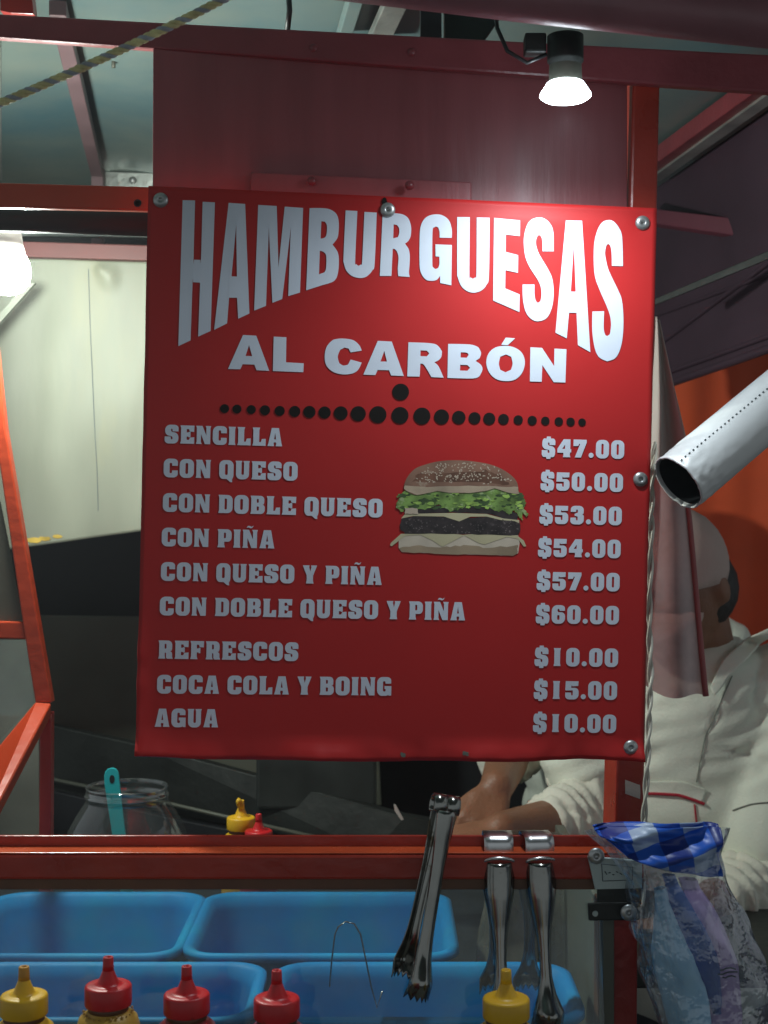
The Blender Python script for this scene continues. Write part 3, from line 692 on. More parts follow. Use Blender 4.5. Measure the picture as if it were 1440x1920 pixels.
ca = [P(1228, 828, 1.585), P(1222, 900, 1.585), P(1221, 1000, 1.585), P(1217, 1150, 1.585), P(1220, 1260, 1.585), P(1217, 1350, 1.585), P(1213, 1450, 1.585), P(1206, 1560, 1.585), P(1204, 1700, 1.585)]
cord = thing('power_cord', 'twisted white two wire cord hanging along the right edge of the menu', 'cord', ca[-1])
strands(['wire', 'wire'], cord, ca, .0021, .0019, 7.5, [M['cable'], M['cable']], 220)

# ------------------------------------------------------------------ silver tube on the right
ta = P(1271, 906, 1.56); tb = P(1580, 648, 1.66)
tax = (tb - ta).normalized(); tx, ty = frame_of(tax); TRAD = .0345
roll = thing('silver_tube', 'hollow silver stitched tube pointing down left beside the menu board', 'tube', ta)
bm = bmesh.new(); nL, nA = 120, 72; TLn = (tb - ta).length
rings = []
for i in range(nL + 1):
    t = i / nL
    ring = []
    for k in range(nA):
        a = k / nA * 2 * math.pi
        d = tx * math.cos(a) + ty * math.sin(a)
        p = ta + tax * (t * TLn)
        crink = math.exp(-t * 9) * .0014 * noise.noise(Vector((math.cos(a) * 7, math.sin(a) * 7, t * 26))) + .0002 * noise.noise(Vector((math.cos(a) * 4, math.sin(a) * 4, t * 9)))
        ring.append(bm.verts.new(p + d * (TRAD + crink * 1.4)))
    rings.append(ring)
for a, b in zip(rings, rings[1:]):
    for k in range(nA): bm.faces.new((a[k], a[(k + 1) % nA], b[(k + 1) % nA], b[k]))
obj('tube_wall', bm, M['silver'], roll, smooth=True, solid=.002)
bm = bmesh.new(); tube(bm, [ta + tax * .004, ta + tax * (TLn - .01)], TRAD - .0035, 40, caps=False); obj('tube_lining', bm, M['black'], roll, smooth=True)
# stitched seam facing the camera, a little above the middle
sdir = (Vector((0, -1, 0)) - tax * Vector((0, -1, 0)).dot(tax)).normalized(); sup = tax.cross(sdir)
if sup.z < 0: sup = -sup
sd_ = (sdir * .80 + sup * .60).normalized()
bm = bmesh.new(); q = .004
while q < TLn - .01:
    tube(bm, [ta + tax * q + sd_ * (TRAD + .0008), ta + tax * (q + .0022) + sd_ * (TRAD + .0008)], .0007, 6); q += .0066
obj('stitching', bm, M['print'], roll)

# ------------------------------------------------------------------ awning, curtain, hanging cloth and vinyl on the right
awn = thing('awning', 'dark purple tarpaulin awning with seams hanging at the right', 'awning', P(1350, 700, 2.5))
def awn_fn(s, t):
    a = PZ(1190, 380, 2.235).lerp(PZ(1500, 165, 2.235), s); b = P(1190, 748, 2.75).lerp(P(1500, 640, 2.25), s)
    p = a.lerp(b, t); return p + Vector((0, .025 * math.sin(t * 3.1) + .012 * noise.noise(Vector((s * 3, t * 4, 1))) + .006 * math.sin(t * 30 + s * 3) * (1 if t > .8 else .25), 0))
bm = bmesh.new(); grid(bm, awn_fn, 40, 50); obj('tarp', bm, M['tarp'], awn, smooth=True, solid=.002, face=(0, -1, 0))
def awn_line(name, pts, r, m):
    bm = bmesh.new(); tube(bm, [awn_fn(*p) + Vector((0, -.003, 0)) for p in pts], r, 8); return obj(name, bm, m, awn, smooth=True)
awn_line('seam', [(k / 8, .62 + .05 * k / 8) for k in range(9)], .004, M['tarp'])
awn_line('seam', [(.1 + .9 * k / 8, .80 - .22 * k / 8) for k in range(9)], .005, M['tarp'])
awn_line('hem', [(k / 8, .985) for k in range(9)], .008, M['tarp'])
awn_line('hem', [(k / 8, .93) for k in range(9)], .005, M['tarp'])
obj('crossbar', pslab([(1180, 386, 2.6), (1520, 425, 2.25), (1520, 462, 2.25), (1180, 412, 2.6)], 2.4, .03), mat('purple_red_paint', (.14, .03, .05), .5), awn, bevel=.002)
obj('brace', pslab([(1228, 560, 2.35), (1500, 445, 2.15), (1500, 462, 2.15), (1228, 572, 2.35)], 2.2, .012), M['soot'], awn, bevel=.001)
def cur_fn(s, t):
    u = 1150 + 460 * s; v = 620 + 800 * t
    return P(u, v, 3.0) + Vector((0,   .005 * math.sin(s * 34 + t * 1.5) + .008 * math.sin(s * 15 + 1 - t), 0))
bm = bmesh.new(); grid(bm, cur_fn, 90, 30)
tag(obj('curtain', bm, M['curtain'], smooth=True, solid=.003, face=(0, -1, 0)), 'orange red cloth curtain with folds behind the cook at right', 'curtain')
Lq = [(1226, 590), (1222, 660), (1216, 760), (1205, 870), (1200, 900)]; Rq = [(1236, 600), (1246, 650), (1262, 730), (1284, 830), (1292, 890)]
def cl_fn(s, t):
    a = lerp_pl(Lq, t); b = lerp_pl(Rq, t)
    return P(a[0] + (b[0] - a[0]) * s, a[1] + (b[1] - a[1]) * s, 1.86) + Vector((0, .012 * math.sin(s * 9 + t * 2) * (.3 + t), 0))
bm = bmesh.new(); grid(bm, cl_fn, 24, 30)
tag(obj('hanging_cloth', bm, M['cloth'], smooth=True, solid=.0015, face=(0, -1, 0)), 'off white cloth strip hanging behind the silver tube at the menu edge', 'cloth')
Lq2 = [(1204, 880), (1200, 1000), (1196, 1100), (1194, 1200), (1200, 1275)]; Rq2 = [(1284, 880), (1298, 1000), (1308, 1100), (1320, 1220), (1330, 1322)]
def vn_fn(s, t):
    a = lerp_pl(Lq2, t); b = lerp_pl(Rq2, t)
    v = a[1] + (b[1] - a[1]) * s
    return P(a[0] + (b[0] - a[0]) * s, v + 14 * math.sin(s * 5) * t ** 6, 1.84) + Vector((0, .014 * math.sin(s * 7 + t) * (.4 + .6 * t), 0))
vs_ = thing('vinyl_strip', 'pinkish see through vinyl sheet hanging in front of the cook', 'vinyl sheet', P(1260, 1310, 1.84))
bm = bmesh.new(); grid(bm, vn_fn, 24, 40); obj('sheet', bm, M['vinyl'], vs_, smooth=True)
bm = bmesh.new(); tube(bm, [vn_fn(.985, k / 30) for k in range(31)], .0042, 8); obj('edge_welt', bm, mat('pink_welt', (.40, .10, .10), .5), vs_, smooth=True)

# ------------------------------------------------------------------ left kitchen: hood, display case frame, back panels
hood = thing('range_hood', 'cream enamel range hood panel streaked with grease lit by the bulb', 'range hood', P(150, 1000, 2.5))
def hood_fn(s, t):
    top = (-120 + 440 * s, 478 + 14 * s); bot = (-120 + 440 * s, 1050 - 62 * s)
    u = top[0] + (bot[0] - top[0]) * t; v = top[1] + (bot[1] - top[1]) * t
    y = 2.24 + .02 * t
    dz = -.010 * math.exp(-((u - 205) / 16) ** 2 - ((v - 520) / 22) ** 2) - .008 * math.exp(-((u - 190) / 9) ** 2 - ((v - 508) / 12) ** 2) + .006 * noise.noise(Vector((u * .012, v * .006, 0)))
    return P(u, v, y) + Vector((0, dz, 0))
bm = bmesh.new(); grid(bm, hood_fn, 80, 90); hd = obj('hood_panel', bm, M['cream'], hood, smooth=True, solid=.004, face=(0, -1, 0))
bm = bmesh.new(); tube(bm, [hood_fn((u + 120) / 440, (v - 482) / 545) + Vector((0, -.0005, 0)) for u, v in ((166, 500), (169, 590), (172, 680), (177, 790), (182, 900), (184, 975))], .0006, 6); obj('crack', bm, M['print'], hd)
M['grease'] = mat('grease_stain', (.42, .28, .05), .4, var=.4, vs=30)
bm = bmesh.new()
def blot(u, v, r, seed):
    pts = wob([(u + r * 1.7 * math.cos(k), v + r * .6 * math.sin(k)) for k in [j * .785 for j in range(8)]], r * .12, seed, 2)
    vs2 = [bm.verts.new(hood_fn((a + 120) / 440, (b - 478 - 14 * (a + 120) / 440) / (572 - 76 * (a + 120) / 440)) + Vector((0, -.001, 0))) for a, b in pts]; bm.faces.new(vs2)
blot(64, 1013, 9, 1); blot(84, 1010, 7, 2); blot(108, 1006, 6, 3)
obj('grease_stain', bm, M['grease'], hd)
tag(obj('back_wall', pslab([(-900, 392), (2600, 392), (2600, 2300), (-900, 2300)], 3.12, .03), M['black']), 'black painted back panel of the stall kitchen', 'wall')
tag(obj('backsplash', pslab([(-200, 1150), (262, 1156), (700, 1180), (716, 1512), (690, 1512), (-200, 1500)], 2.75, .01), M['olive'], bevel=.004), 'dull grey green metal splash panel behind the counter', 'splash panel')
stove = thing('griddle', 'soot black griddle with a sloping edge behind the jar', 'griddle', P(380, 1560, 2.5))
obj('griddle_edge', pslab([(60, 1352, 2.68), (270, 1398, 2.6), (760, 1530, 2.45), (1180, 1600, 2.4), (1180, 1680, 2.4), (700, 1600, 2.45), (60, 1475, 2.68)], 2.6, .03), M['soot'], stove, bevel=.003)
obj('griddle_plate', pslab([(60, 1474, 2.66), (330, 1536, 2.56), (700, 1606, 2.42), (700, 1700, 2.42), (60, 1700, 2.66)], 2.6, .05), M['black'], stove, bevel=.003)
bm = bmesh.new(); tube(bm, [P(100, 1462, 2.655), P(300, 1503, 2.575), P(700, 1595, 2.43)], .004, 8); obj('griddle_trim', bm, M['olive'], stove, smooth=True)
obj('side_box', pslab([(480, 1400), (706, 1400), (706, 1512), (694, 1518), (480, 1518)], 2.5, .05), mat('dark_grey_enamel', (.026, .030, .028), .4, var=.3, vs=14), stove, bevel=.006)
bm = pslab([(738, 1508), (742, 1509), (757, 1537), (752, 1538), (740, 1520)], 2.2, .002)
tag(obj('knife_blade', bm, M['cloth']), 'thin pale blade glinting in the dark behind the rail', 'knife')

case = thing('display_case', 'orange framed glass display case standing at the left edge', 'display case', P(40, 1600, 1.8))
obj('frame_bar', pslab([(-60, 470, 1.86), (-28, 470, 1.86), (10, 807, 1.86), (97, 1318, 1.86), (66, 1318, 1.86), (42, 1165, 1.86)], 1.86, .02), M['orange'], case, bevel=.002)
obj('frame_bar', pslab([(-120, 1163), (44, 1166), (50, 1199), (-120, 1193)], 1.865, .018), M['orange'], case, bevel=.002)
bm = bmesh.new(); a, b, c, d = P(66, 1316, 1.86), P(96, 1318, 1.86), P(-60, 1616, 1.55), P(-120, 1540, 1.55)
prism(bm, [a, b, c, d], .018, Vector((0, .0, -1))); obj('frame_bar', bm, M['orange'], case, bevel=.002)
obj('frame_bar', pslab([(74, 1340), (96, 1336), (94, 1720), (72, 1720)], 1.87, .02), M['red'], case, bevel=.002)
obj('side_glass', pslab([(-120, 940), (0, 940), (44, 1163), (-120, 1163)], 1.875, .003), M['olive'], case)
obj('side_glass', pslab([(-120, 1200), (48, 1200), (64, 1316), (-120, 1520)], 1.875, .003), M['glass'], case)
obj('side_panel', pslab([(-300, 1200), (72, 1200), (74, 1720), (-300, 1720)], 2.3, .01), mat('dim_steel_panel', (.16, .165, .14), .45, metal=.3, var=.3, vs=6), case)

# ------------------------------------------------------------------ bins behind the front glass
def make_bin(label, x0, x1, y0, y1, z, depth=.12):
    t = thing('plastic_bin', label, 'bin', ((x0 + x1) / 2, (y0 + y1) / 2, z - depth), 'blue bins behind the front glass')
    w, d = (x1 - x0) / 2, (y1 - y0) / 2
    def rr(hw, hd, r, n=8):
        out = []
        for cx, cy, a0 in ((hw - r, hd - r, 0), (-hw + r, hd - r, 90), (-hw + r, -hd + r, 180), (hw - r, -hd + r, 270)):
            for k in range(n + 1):
                a = R(a0 + 90 * k / n); out.append((cx + r * math.cos(a), cy + r * math.sin(a)))
        return out
    bm = bmesh.new(); rings = []
    for hw, hd, r, zz in ((w, d, .040, depth - .006), (w, d, .040, depth), (w - .004, d - .004, .038, depth + .001), (w - .009, d - .009, .036, depth - .002), (w - .013, d - .013, .035, depth - .016),
                          (w - .022, d - .022, .030, .022), (w - .028, d - .028, .026, .006), (w - .04, d - .04, .02, .002)):
        rings.append([bm.verts.new((x, y, zz)) for x, y in rr(hw, hd, r)])
    n = len(rings[0])
    for a, b in zip(rings, rings[1:]):
        for k in range(n): bm.faces.new((a[k], a[(k + 1) % n], b[(k + 1) % n], b[k]))
    bm.faces.new(rings[-1])
    obj('tub', bm, M['bluebin'], t, smooth=True, local=True, solid=-.0025)
    return t
ZB = 1.091
def xat(u, Y): return (u - 720) / F * Y
make_bin('blue plastic bin in the back row at the left end', xat(-6, 1.83), xat(386, 1.83), 1.585, 1.85, ZB)
make_bin('blue plastic bin in the back row behind the leaning tongs', xat(388, 1.83), xat(842, 1.83), 1.585, 1.85, ZB)
make_bin('blue plastic bin in the front row behind the red capped bottles', xat(-60, 1.56), xat(500, 1.56), 1.395, 1.575, ZB - .004, .13)
make_bin('blue plastic bin in the front row under the hanging tongs', xat(520, 1.56), xat(1062, 1.56), 1.395, 1.575, ZB - .004, .13)
bm = bmesh.new(); wp = [P(618, 1850, 1.5), P(622, 1800, 1.5), P(628, 1752, 1.5), P(634, 1738, 1.5), P(648, 1728, 1.5), P(664, 1732, 1.5), P(676, 1752, 1.5), P(686, 1800, 1.5), P(696, 1850, 1.5), P(707, 1890, 1.5), P(717, 1858, 1.5)]
tube(bm, wp, .0009, 8); tag(obj('reflection_wire', bm, M['steel'], smooth=True), 'thin bent wire standing in for a reflection in the front glass', 'wire')  # wire shape added in place of a reflection in the glass
# crumpled clear bag standing in the case behind the tongs
bm = bmesh.new()
def pbag(s, t):
    a = s * 2 * math.pi; r = .055 * (1 - .35 * t) * (1 + .25 * noise.noise(Vector((math.cos(a) * 2, math.sin(a) * 2, t * 3))))
    return Vector((xat(985, 1.78) + r * 1.25 * math.cos(a), 1.76 + r * .8 * math.sin(a), .93 + .26 * t))
grid(bm, pbag, 40, 24); bmesh.ops.remove_doubles(bm, verts=bm.verts, dist=1e-5)
tag(obj('bread_bag', bm, film('cloudy_bag', (.9, .9, .86), .2, .55, (.42, .40, .33), .05, .8, 22), smooth=True), 'cloudy grey plastic bag behind the glass between the tongs', 'plastic bag')

# ------------------------------------------------------------------ squeeze bottles
def make_bottle(name, label, capm, bodym, tipm, loc, sc=1., neck=M['sauce'], crust=True):
    t = thing('squeeze_bottle', label, 'squeeze bottle', loc, 'condiment squeeze bottles')
    H = .185
    bm = bmesh.new(); lathe(bm, [(.012, 0), (.0255, .001), (.0272, .006), (.0272, .11), (.0268, .126), (.0245, .134), (.0195, .1385), (.0165, .140), (.0165, .1415)], 40); obj('body', bm, bodym, t, True, local=True)
    bm = bmesh.new(); lathe(bm, [(.0160, .1395), (.0172, .1405), (.0172, .1445), (.016, .1455)], 32); obj('neck', bm, neck, t, True, local=True)
    bm = bmesh.new(); n = 96; rings = []
    for r, z, rib in ((.0175, .1445, 0), (.0192, .1448, 1), (.0196, .146, 1), (.0196, .1598, 1), (.0190, .1612, 0), (.0178, .1618, 0), (.0135, .1619, 0), (.0100, .1622, 0), (.0088, .1640, 0), (.0062, .1700, 0), (.0047, .1740, 0)):
        rings.append([bm.verts.new(((r + (.00022 if rib and k % 2 else 0)) * math.cos(k / n * 2 * math.pi), (r + (.00022 if rib and k % 2 else 0)) * math.sin(k / n * 2 * math.pi), z)) for k in range(n)])
    for a, b in zip(rings, rings[1:]):
        for k in range(n): bm.faces.new((a[k], a[(k + 1) % n], b[(k + 1) % n], b[k]))
    cp = obj('cap', bm, capm, t, True, local=True)
    bm = bmesh.new(); lathe(bm, [(.0049, .1738), (.0046, .178), (.0044, .1842), (.0040, H), (.0028, H), (.0026, .181), (.0005, .180)], 24); obj('nozzle', bm, tipm, cp, True, local=True)
    t.scale = (sc,) * 3; return t
def bottle_at(label, u, vtip, Y, capm, bodym, tipm, sc, yaw):
    p = P(u, vtip, Y); b = make_bottle('b', label, capm, bodym, tipm, (p.x, p.y, p.z - .185 * sc), sc)
    b.rotation_euler.z = yaw; return b
M['capyel'] = mat('yellow_cap_plastic', (.66, .38, .012), .42, var=.06, vs=20, bump=.15, bs=50, col2=(.45, .2, .03), c2s=60, c2t=.74)
M['tipbrown'] = mat('stained_yellow_tip', (.50, .24, .03), .5, var=.2, vs=80)
M['bottlered'] = mat('murky_red_plastic', (.24, .016, .022), .3, var=.15, vs=20)
FY = 1.262
for a in (('yellow squeeze bottle with brown stained tip at the left edge', 45, 1812, FY, M['capyel'], M['yellow'], M['tipbrown'], 1.08, .2),
          ('mustard yellow squeeze bottle with a red cap', 203, 1794, FY - .004, M['redplastic'], M['mustard'], M['redplastic'], 1.07, .9),
          ('red squeeze bottle standing beside the red capped mustard bottle', 350, 1811, FY, M['redplastic'], M['bottlered'], M['redplastic'], 1.06, 1.3),
          ('red squeeze bottle standing alone left of the leaning tongs', 519, 1819, FY, M['redplastic'], M['bottlered'], M['redplastic'], 1.06, .4),
          ('yellow squeeze bottle in front of the hanging tongs', 949, 1818, FY, M['capyel'], M['yellow'], M['capyel'], 1.08, .6),
          ('yellow squeeze bottle with crooked dripping tip behind the rail', 452, 1500, 2.02, M['capyel'], M['yellow'], M['capyel'], 1.05, .5),
          ('red squeeze bottle peeking over the rail beside the yellow one', 485, 1526, 1.98, M['redplastic'], M['darkred'], M['redplastic'], 1.0, .1)):
    bo = bottle_at(*a)
    if 'dripping' in a[0]:
        bm = bmesh.new(); tube(bm, [Vector((-.003, -.003, .186)), Vector((-.006, -.004, .184)), Vector((-.0065, -.004, .178))], [.0042, .0035, .002], 10); obj('drip', bm, M['yellow'], bo, True, local=True)
    if 'red cap' in a[0] and 'mustard yellow' in a[0]:
        bm = bmesh.new()
        for k in range(26):
            an = k / 26 * 6.283; q = random.uniform(.0005, .0011)
            lathe(bm, [(.0002, q), (q, q * .3), (q * 1.2, -q)], 8, Matrix.Translation((.0205 * math.cos(an), .0205 * math.sin(an), .1388 + random.uniform(-.0008, .0015))))
        obj('sauce_crust', bm, mat('mustard_crust', (.42, .24, .06), .5, var=.25, vs=80), bo, True, local=True)

# ------------------------------------------------------------------ jar with a teal spoon
JY = 2.05
jc = P(238, 1480, JY); jz = .98
jar = thing('jar', 'clear wide mouthed plastic jar behind the rail with a spoon in it', 'jar', (jc.x, JY, jz))
hj = jc.z - jz
bm = bmesh.new(); lathe(bm, [(.085, .002), (.092, .02), (.092, hj - .085), (.086, hj - .06), (.072, hj - .034), (.062, hj - .020), (.0605, hj - .016)], 48, caps=False)
obj('body', bm, M['jar'], jar, True, local=True)
bm = bmesh.new(); lathe(bm, [(.0605, hj - .016), (.0605, hj - .011), (.0618, hj - .010), (.0618, hj - .007), (.0595, hj - .006), (.0595, hj + .002), (.0605, hj + .004), (.0595, hj + .0055), (.0575, hj + .004)], 48, caps=False)
obj('rim', bm, film('jar_rim', (.8, .83, .83), .08, .12, (.6, .65, .66), .16, 0), jar, True, local=True)
sp = thing('spoon', 'teal plastic spoon leaning in the clear jar', 'spoon', P(228, 1600, JY))
bm = bmesh.new()
def spn(s, t):
    pts = [(210, 1441, 8), (209, 1450, 13), (210, 1470, 14.5), (214, 1500, 14), (220, 1545, 13), (230, 1620, 12), (240, 1690, 12)]
    q = lerp_pl(pts, t); return P(q[0] + (s - .5) * 2 * q[2], q[1], JY - .035)
a = []; 
pts = [(210, 1440, 2), (209.5, 1442, 8), (209, 1447, 12), (209, 1455, 14), (210, 1470, 14.5), (214, 1500, 14), (220, 1545, 13), (230, 1620, 12), (240, 1690, 12)]
outl = [P(x - w, y, JY - .03) for x, y, w in pts] + [P(x + w, y, JY - .03) for x, y, w in pts[::-1]]
prism(bm, outl, .004); obj('handle', bm, M['teal'], sp, bevel=.0012)
bm = bmesh.new(); prism(bm, [P(210 + 5 * math.cos(k * .52), 1461 + 8 * math.sin(k * .52), JY - .0305) for k in range(12)], .001); obj('hang_hole', bm, M['black'], sp)
bm = bmesh.new(); lathe(bm, [(.0005, -.004), (.012, -.003), (.02, 0)], 24, axis_matrix(P(246, 1740, JY - .03), Vector((0, -1, .2)))); obj('bowl', bm, M['teal'], sp, True)

# ------------------------------------------------------------------ tongs
def arm_mesh(L, w_prof, y0, sgn, lean, teeth=True):
    """sheet steel tong arm, local: x width, z down from 0 to -L, trough bulging outwards in y*sgn"""
    bm = bmesh.new(); nz, nx = 40, 10
    vs = []
    for j in range(nz + 1):
        t = j / nz; w = lerp_pl(w_prof, t)[0]; row = []
        for i in range(nx + 1):
            s = i / nx * 2 - 1
            z = -L * t
            if teeth and t > .86:
                z += (.0055 if i % 2 else 0) * (t - .86) / .14
            cup = .010 * sstep(.74, .92, t)
            y = y0 + lean * t + sgn * (w * .75 * (1 - s * s)) + sgn * cup * (1 - .5 * s * s) - sgn * .010 * sstep(.9, 1, t)
            row.append(bm.verts.new((s * w, y, z)))
        vs.append(row)
    for j in range(nz):
        for i in range(nx): bm.faces.new((vs[j][i], vs[j][i + 1], vs[j + 1][i + 1], vs[j + 1][i]))
    return bm
TW = [(.0148,), (.0156,), (.0146,), (.0116,), (.0084,), (.0066,), (.0060,), (.0064,), (.0096,), (.0160,), (.0168,)]
def make_tongs(label):
    t = thing('tongs', label, 'tongs', (0, 0, 0), 'serving tongs on the rail')
    # spring head: strap bent over the rail upstand
    bm = bmesh.new(); n = 14; prof = [(-.0235, -.030), (-.0235, -.006)] + [(-.0135 - .010 * math.cos(a), -.006 + .010 * math.sin(a)) for a in [k * math.pi / 2 / 6 for k in range(1, 7)]] + [(.000, .0042)] + [(.004 + .008 * math.sin(a), -.004 + .008 * math.cos(a)) for a in [k * math.pi / 2 / 6 for k in range(0, 7)]] + [(.012, -.03)]
    vs = [[bm.verts.new((x * .0150, y, z)) for x in (-1, -.5, 0, .5, 1)] for y, z in prof]
    for a, b in zip(vs, vs[1:]):
        for i in range(4): bm.faces.new((a[i], a[i + 1], b[i + 1], b[i]))
    obj('spring_head', bm, M['highlitsteel'], t, True, local=True, solid=.0014)
    bm = arm_mesh(.158, TW, -.0255, -1, -.034); bmesh.ops.translate(bm, verts=bm.verts, vec=(0, 0, -.021)); fa = obj('arm', bm, M['tong'], t, True, local=True, solid=.0011)
    bm = bmesh.new(); tube(bm, [Vector((.0150 * math.cos(a), -.0268 - .0055 * math.sin(a), -.021 + .0050 * math.sin(a))) for a in [k * math.pi / 12 for k in range(13)]], .0017, 8); obj('arm_lip', bm, M['highlitsteel'], fa, True, local=True)
    bm = arm_mesh(.150, TW, .012, 1, .02); bmesh.ops.translate(bm, verts=bm.verts, vec=(0, 0, -.026)); obj('arm', bm, M['tong'], t, True, local=True, solid=.0011)
    return t
tg = make_tongs('steel tongs hooked over the rail left of the other hanging pair'); tg.location = P(932, 1566, 1.449)
t2 = copy_tree(tg); t2['label'] = 'steel tongs hooked over the rail nearest the clear plastic bag'; t2.location = P(1003, 1566, 1.449); t2.rotation_euler.z = .12
# leaning tongs in front of the rail
lt = thing('tongs', 'steel tongs with toothed jaws leaning against the front of the rail', 'tongs', P(836, 1500, 1.405), 'serving tongs on the rail')
bm = bmesh.new(); n = 16
for k in (-1, 1):
    ring = [(.0115 * math.cos(a), .0115 * math.sin(a)) for a in [(-40 + 260 * j / 20) * math.pi / 180 for j in range(21)]]
    vs = [[bm.verts.new((k * .0085 + x * .0078, y, z - .006)) for x in (-1, 0, 1)] for y, z in ring]
    for a, b in zip(vs, vs[1:]):
        for i in range(2): bm.faces.new((a[i], a[i + 1], b[i + 1], b[i]))
obj('spring_head', bm, M['tong'], lt, True, local=True, solid=.0015)
TW2 = [(.0126,), (.0115,), (.0096,), (.0084,), (.0080,), (.0078,), (.0078,), (.0084,), (.0104,), (.0146,), (.0156,)]
bm = arm_mesh(.185, TW2, -.011, -1, -.004); bmesh.ops.translate(bm, verts=bm.verts, vec=(0, 0, -.010)); obj('arm', bm, M['tong'], lt, True, local=True, solid=.0011)
bm = arm_mesh(.172, TW2, .010, 1, .004); bmesh.ops.translate(bm, verts=bm.verts, vec=(0, 0, -.010)); bmesh.ops.rotate(bm, verts=bm.verts, cent=(0, 0, 0), matrix=Matrix.Rotation(R(4), 3, 'Y')); obj('arm', bm, M['tong'], lt, True, local=True, solid=.0011)
lt.rotation_euler = (R(-6), R(11.5), R(12)); lt.scale = (.84, .9, 1)

# ------------------------------------------------------------------ clear plastic bag with folded bags on the right
BY = 1.40
bagL = [(1112, 1556), (1150, 1596), (1186, 1650), (1196, 1700), (1197, 1760), (1206, 1820), (1228, 1880), (1246, 1960), (1262, 2100)]
bagR = [(1350, 1552), (1350, 1600), (1360, 1650), (1380, 1700), (1400, 1760), (1418, 1820), (1436, 1880), (1452, 1960), (1460, 2100)]
clear = thing('plastic_bag', 'clear plastic bag with blue checks stuffed with folded bags hanging at the rail end', 'plastic bag', P(1340, 2100, BY))
def bag_fn(scale, dep, wr, seed):
    def f(s, t):
        a = lerp_pl(bagL, t); b = lerp_pl(bagR, t); an = s * 2 * math.pi
        c = P((a[0] + b[0]) / 2, (a[1] + b[1]) / 2, BY); hw = (P(b[0], b[1], BY) - P(a[0], a[1], BY)).length / 2 * scale
        dp = dep * (.25 + .75 * min(1, t * 2.2))
        nz = noise.noise(Vector((math.cos(an) * 2.6 + seed, math.sin(an) * 2.6, t * 7))) * wr + abs(noise.noise(Vector((math.cos(an) * 7 + seed, math.sin(an) * 7, t * 5 + an)))) * wr * .8
        r = 1 + max(-.03, nz)
        slope = (P(b[0], b[1], BY) - P(a[0], a[1], BY)).normalized()
        return c + slope * hw * r * -math.cos(an) + Vector((0, -dp * r * math.sin(an), 0))
    return f
bm = bmesh.new(); grid(bm, bag_fn(1.02, .058, .17, 3), 90, 70); bmesh.ops.remove_doubles(bm, verts=bm.verts, dist=1e-6)
obj('film', bm, M['bagfilm'], clear, smooth=True)
# folded rim with blue checks
mchk = bpy.data.materials.new('blue_check_print'); mchk.use_nodes = True
nt = mchk.node_tree; b_ = nt.nodes['Principled BSDF']; b_.inputs['Roughness'].default_value = .4
tcn = nt.nodes.new('ShaderNodeTexCoord'); mpn = nt.nodes.new('ShaderNodeMapping'); mpn.inputs['Rotation'].default_value = (0, .30, 0); nt.links.new(tcn.outputs['Object'], mpn.inputs[0])
sx = nt.nodes.new('ShaderNodeSeparateXYZ'); nt.links.new(mpn.outputs[0], sx.inputs[0])
def stripe(o, sc):
    m_ = nt.nodes.new('ShaderNodeMath'); m_.operation = 'MULTIPLY'; m_.inputs[1].default_value = sc; nt.links.new(o, m_.inputs[0])
    f_ = nt.nodes.new('ShaderNodeMath'); f_.operation = 'FRACT'; nt.links.new(m_.outputs[0], f_.inputs[0])
    g_ = nt.nodes.new('ShaderNodeMath'); g_.operation = 'GREATER_THAN'; g_.inputs[1].default_value = .5; nt.links.new(f_.outputs[0], g_.inputs[0]); return g_.outputs[0]
s1, s2 = stripe(sx.outputs[0], 19), stripe(sx.outputs[2], 24)
ad_ = nt.nodes.new('ShaderNodeMath'); ad_.operation = 'ADD'; nt.links.new(s1, ad_.inputs[0]); nt.links.new(s2, ad_.inputs[1])
dv = nt.nodes.new('ShaderNodeMath'); dv.operation = 'MULTIPLY'; dv.inputs[1].default_value = .5; nt.links.new(ad_.outputs[0], dv.inputs[0])
rp = nt.nodes.new('ShaderNodeValToRGB'); rp.color_ramp.interpolation = 'CONSTANT'
rp.color_ramp.elements[0].color = (.36, .46, .62, 1); rp.color_ramp.elements[1].position = .38; rp.color_ramp.elements[1].color = (.012, .10, .52, 1)
e = rp.color_ramp.elements.new(.66); e.color = (.05, .22, .56, 1)
e = rp.color_ramp.elements.new(.85); e.color = (.008, .03, .22, 1)
vo = nt.nodes.new('ShaderNodeTexNoise'); vo.inputs['Scale'].default_value = 9; nt.links.new(tcn.outputs['Object'], vo.inputs[0])
mxn = nt.nodes.new('ShaderNodeMath'); mxn.operation = 'MULTIPLY_ADD'; mxn.inputs[1].default_value = 1.1; nt.links.new(vo.outputs[0], mxn.inputs[0])
sb = nt.nodes.new('ShaderNodeMath'); sb.operation = 'SUBTRACT'; sb.inputs[1].default_value = .55; nt.links.new(dv.outputs[0], sb.inputs[0]); nt.links.new(sb.outputs[0], mxn.inputs[2])
nt.links.new(mxn.outputs[0], rp.inputs[0]); nt.links.new(rp.outputs[0], b_.inputs['Base Color'])
topq = [(1114, 1556), (1160, 1549), (1210, 1545), (1270, 1549), (1320, 1551), (1352, 1553)]; botq = [(1124, 1562), (1172, 1598), (1214, 1614), (1262, 1632), (1312, 1642), (1352, 1640)]
def rim_fn(s, t):
    a = lerp_pl(topq, s); b = lerp_pl(botq, s)
    u = a[0] + (b[0] - a[0]) * t; v = a[1] + (b[1] - a[1]) * t
    return P(u, v, BY - .02) + Vector((0, -.018 * math.sin(math.pi * min(1, .15 + s * .9)) * math.sin(.4 + t * 1.4) + .008 * math.sin(s * 9 + t * 8) + .006 * noise.noise(Vector((s * 6, t * 5, 3))), 0))
bm = bmesh.new(); grid(bm, rim_fn, 60, 30); obj('folded_rim', bm, mchk, clear, smooth=True, solid=.0008, face=(0, -1, 0))
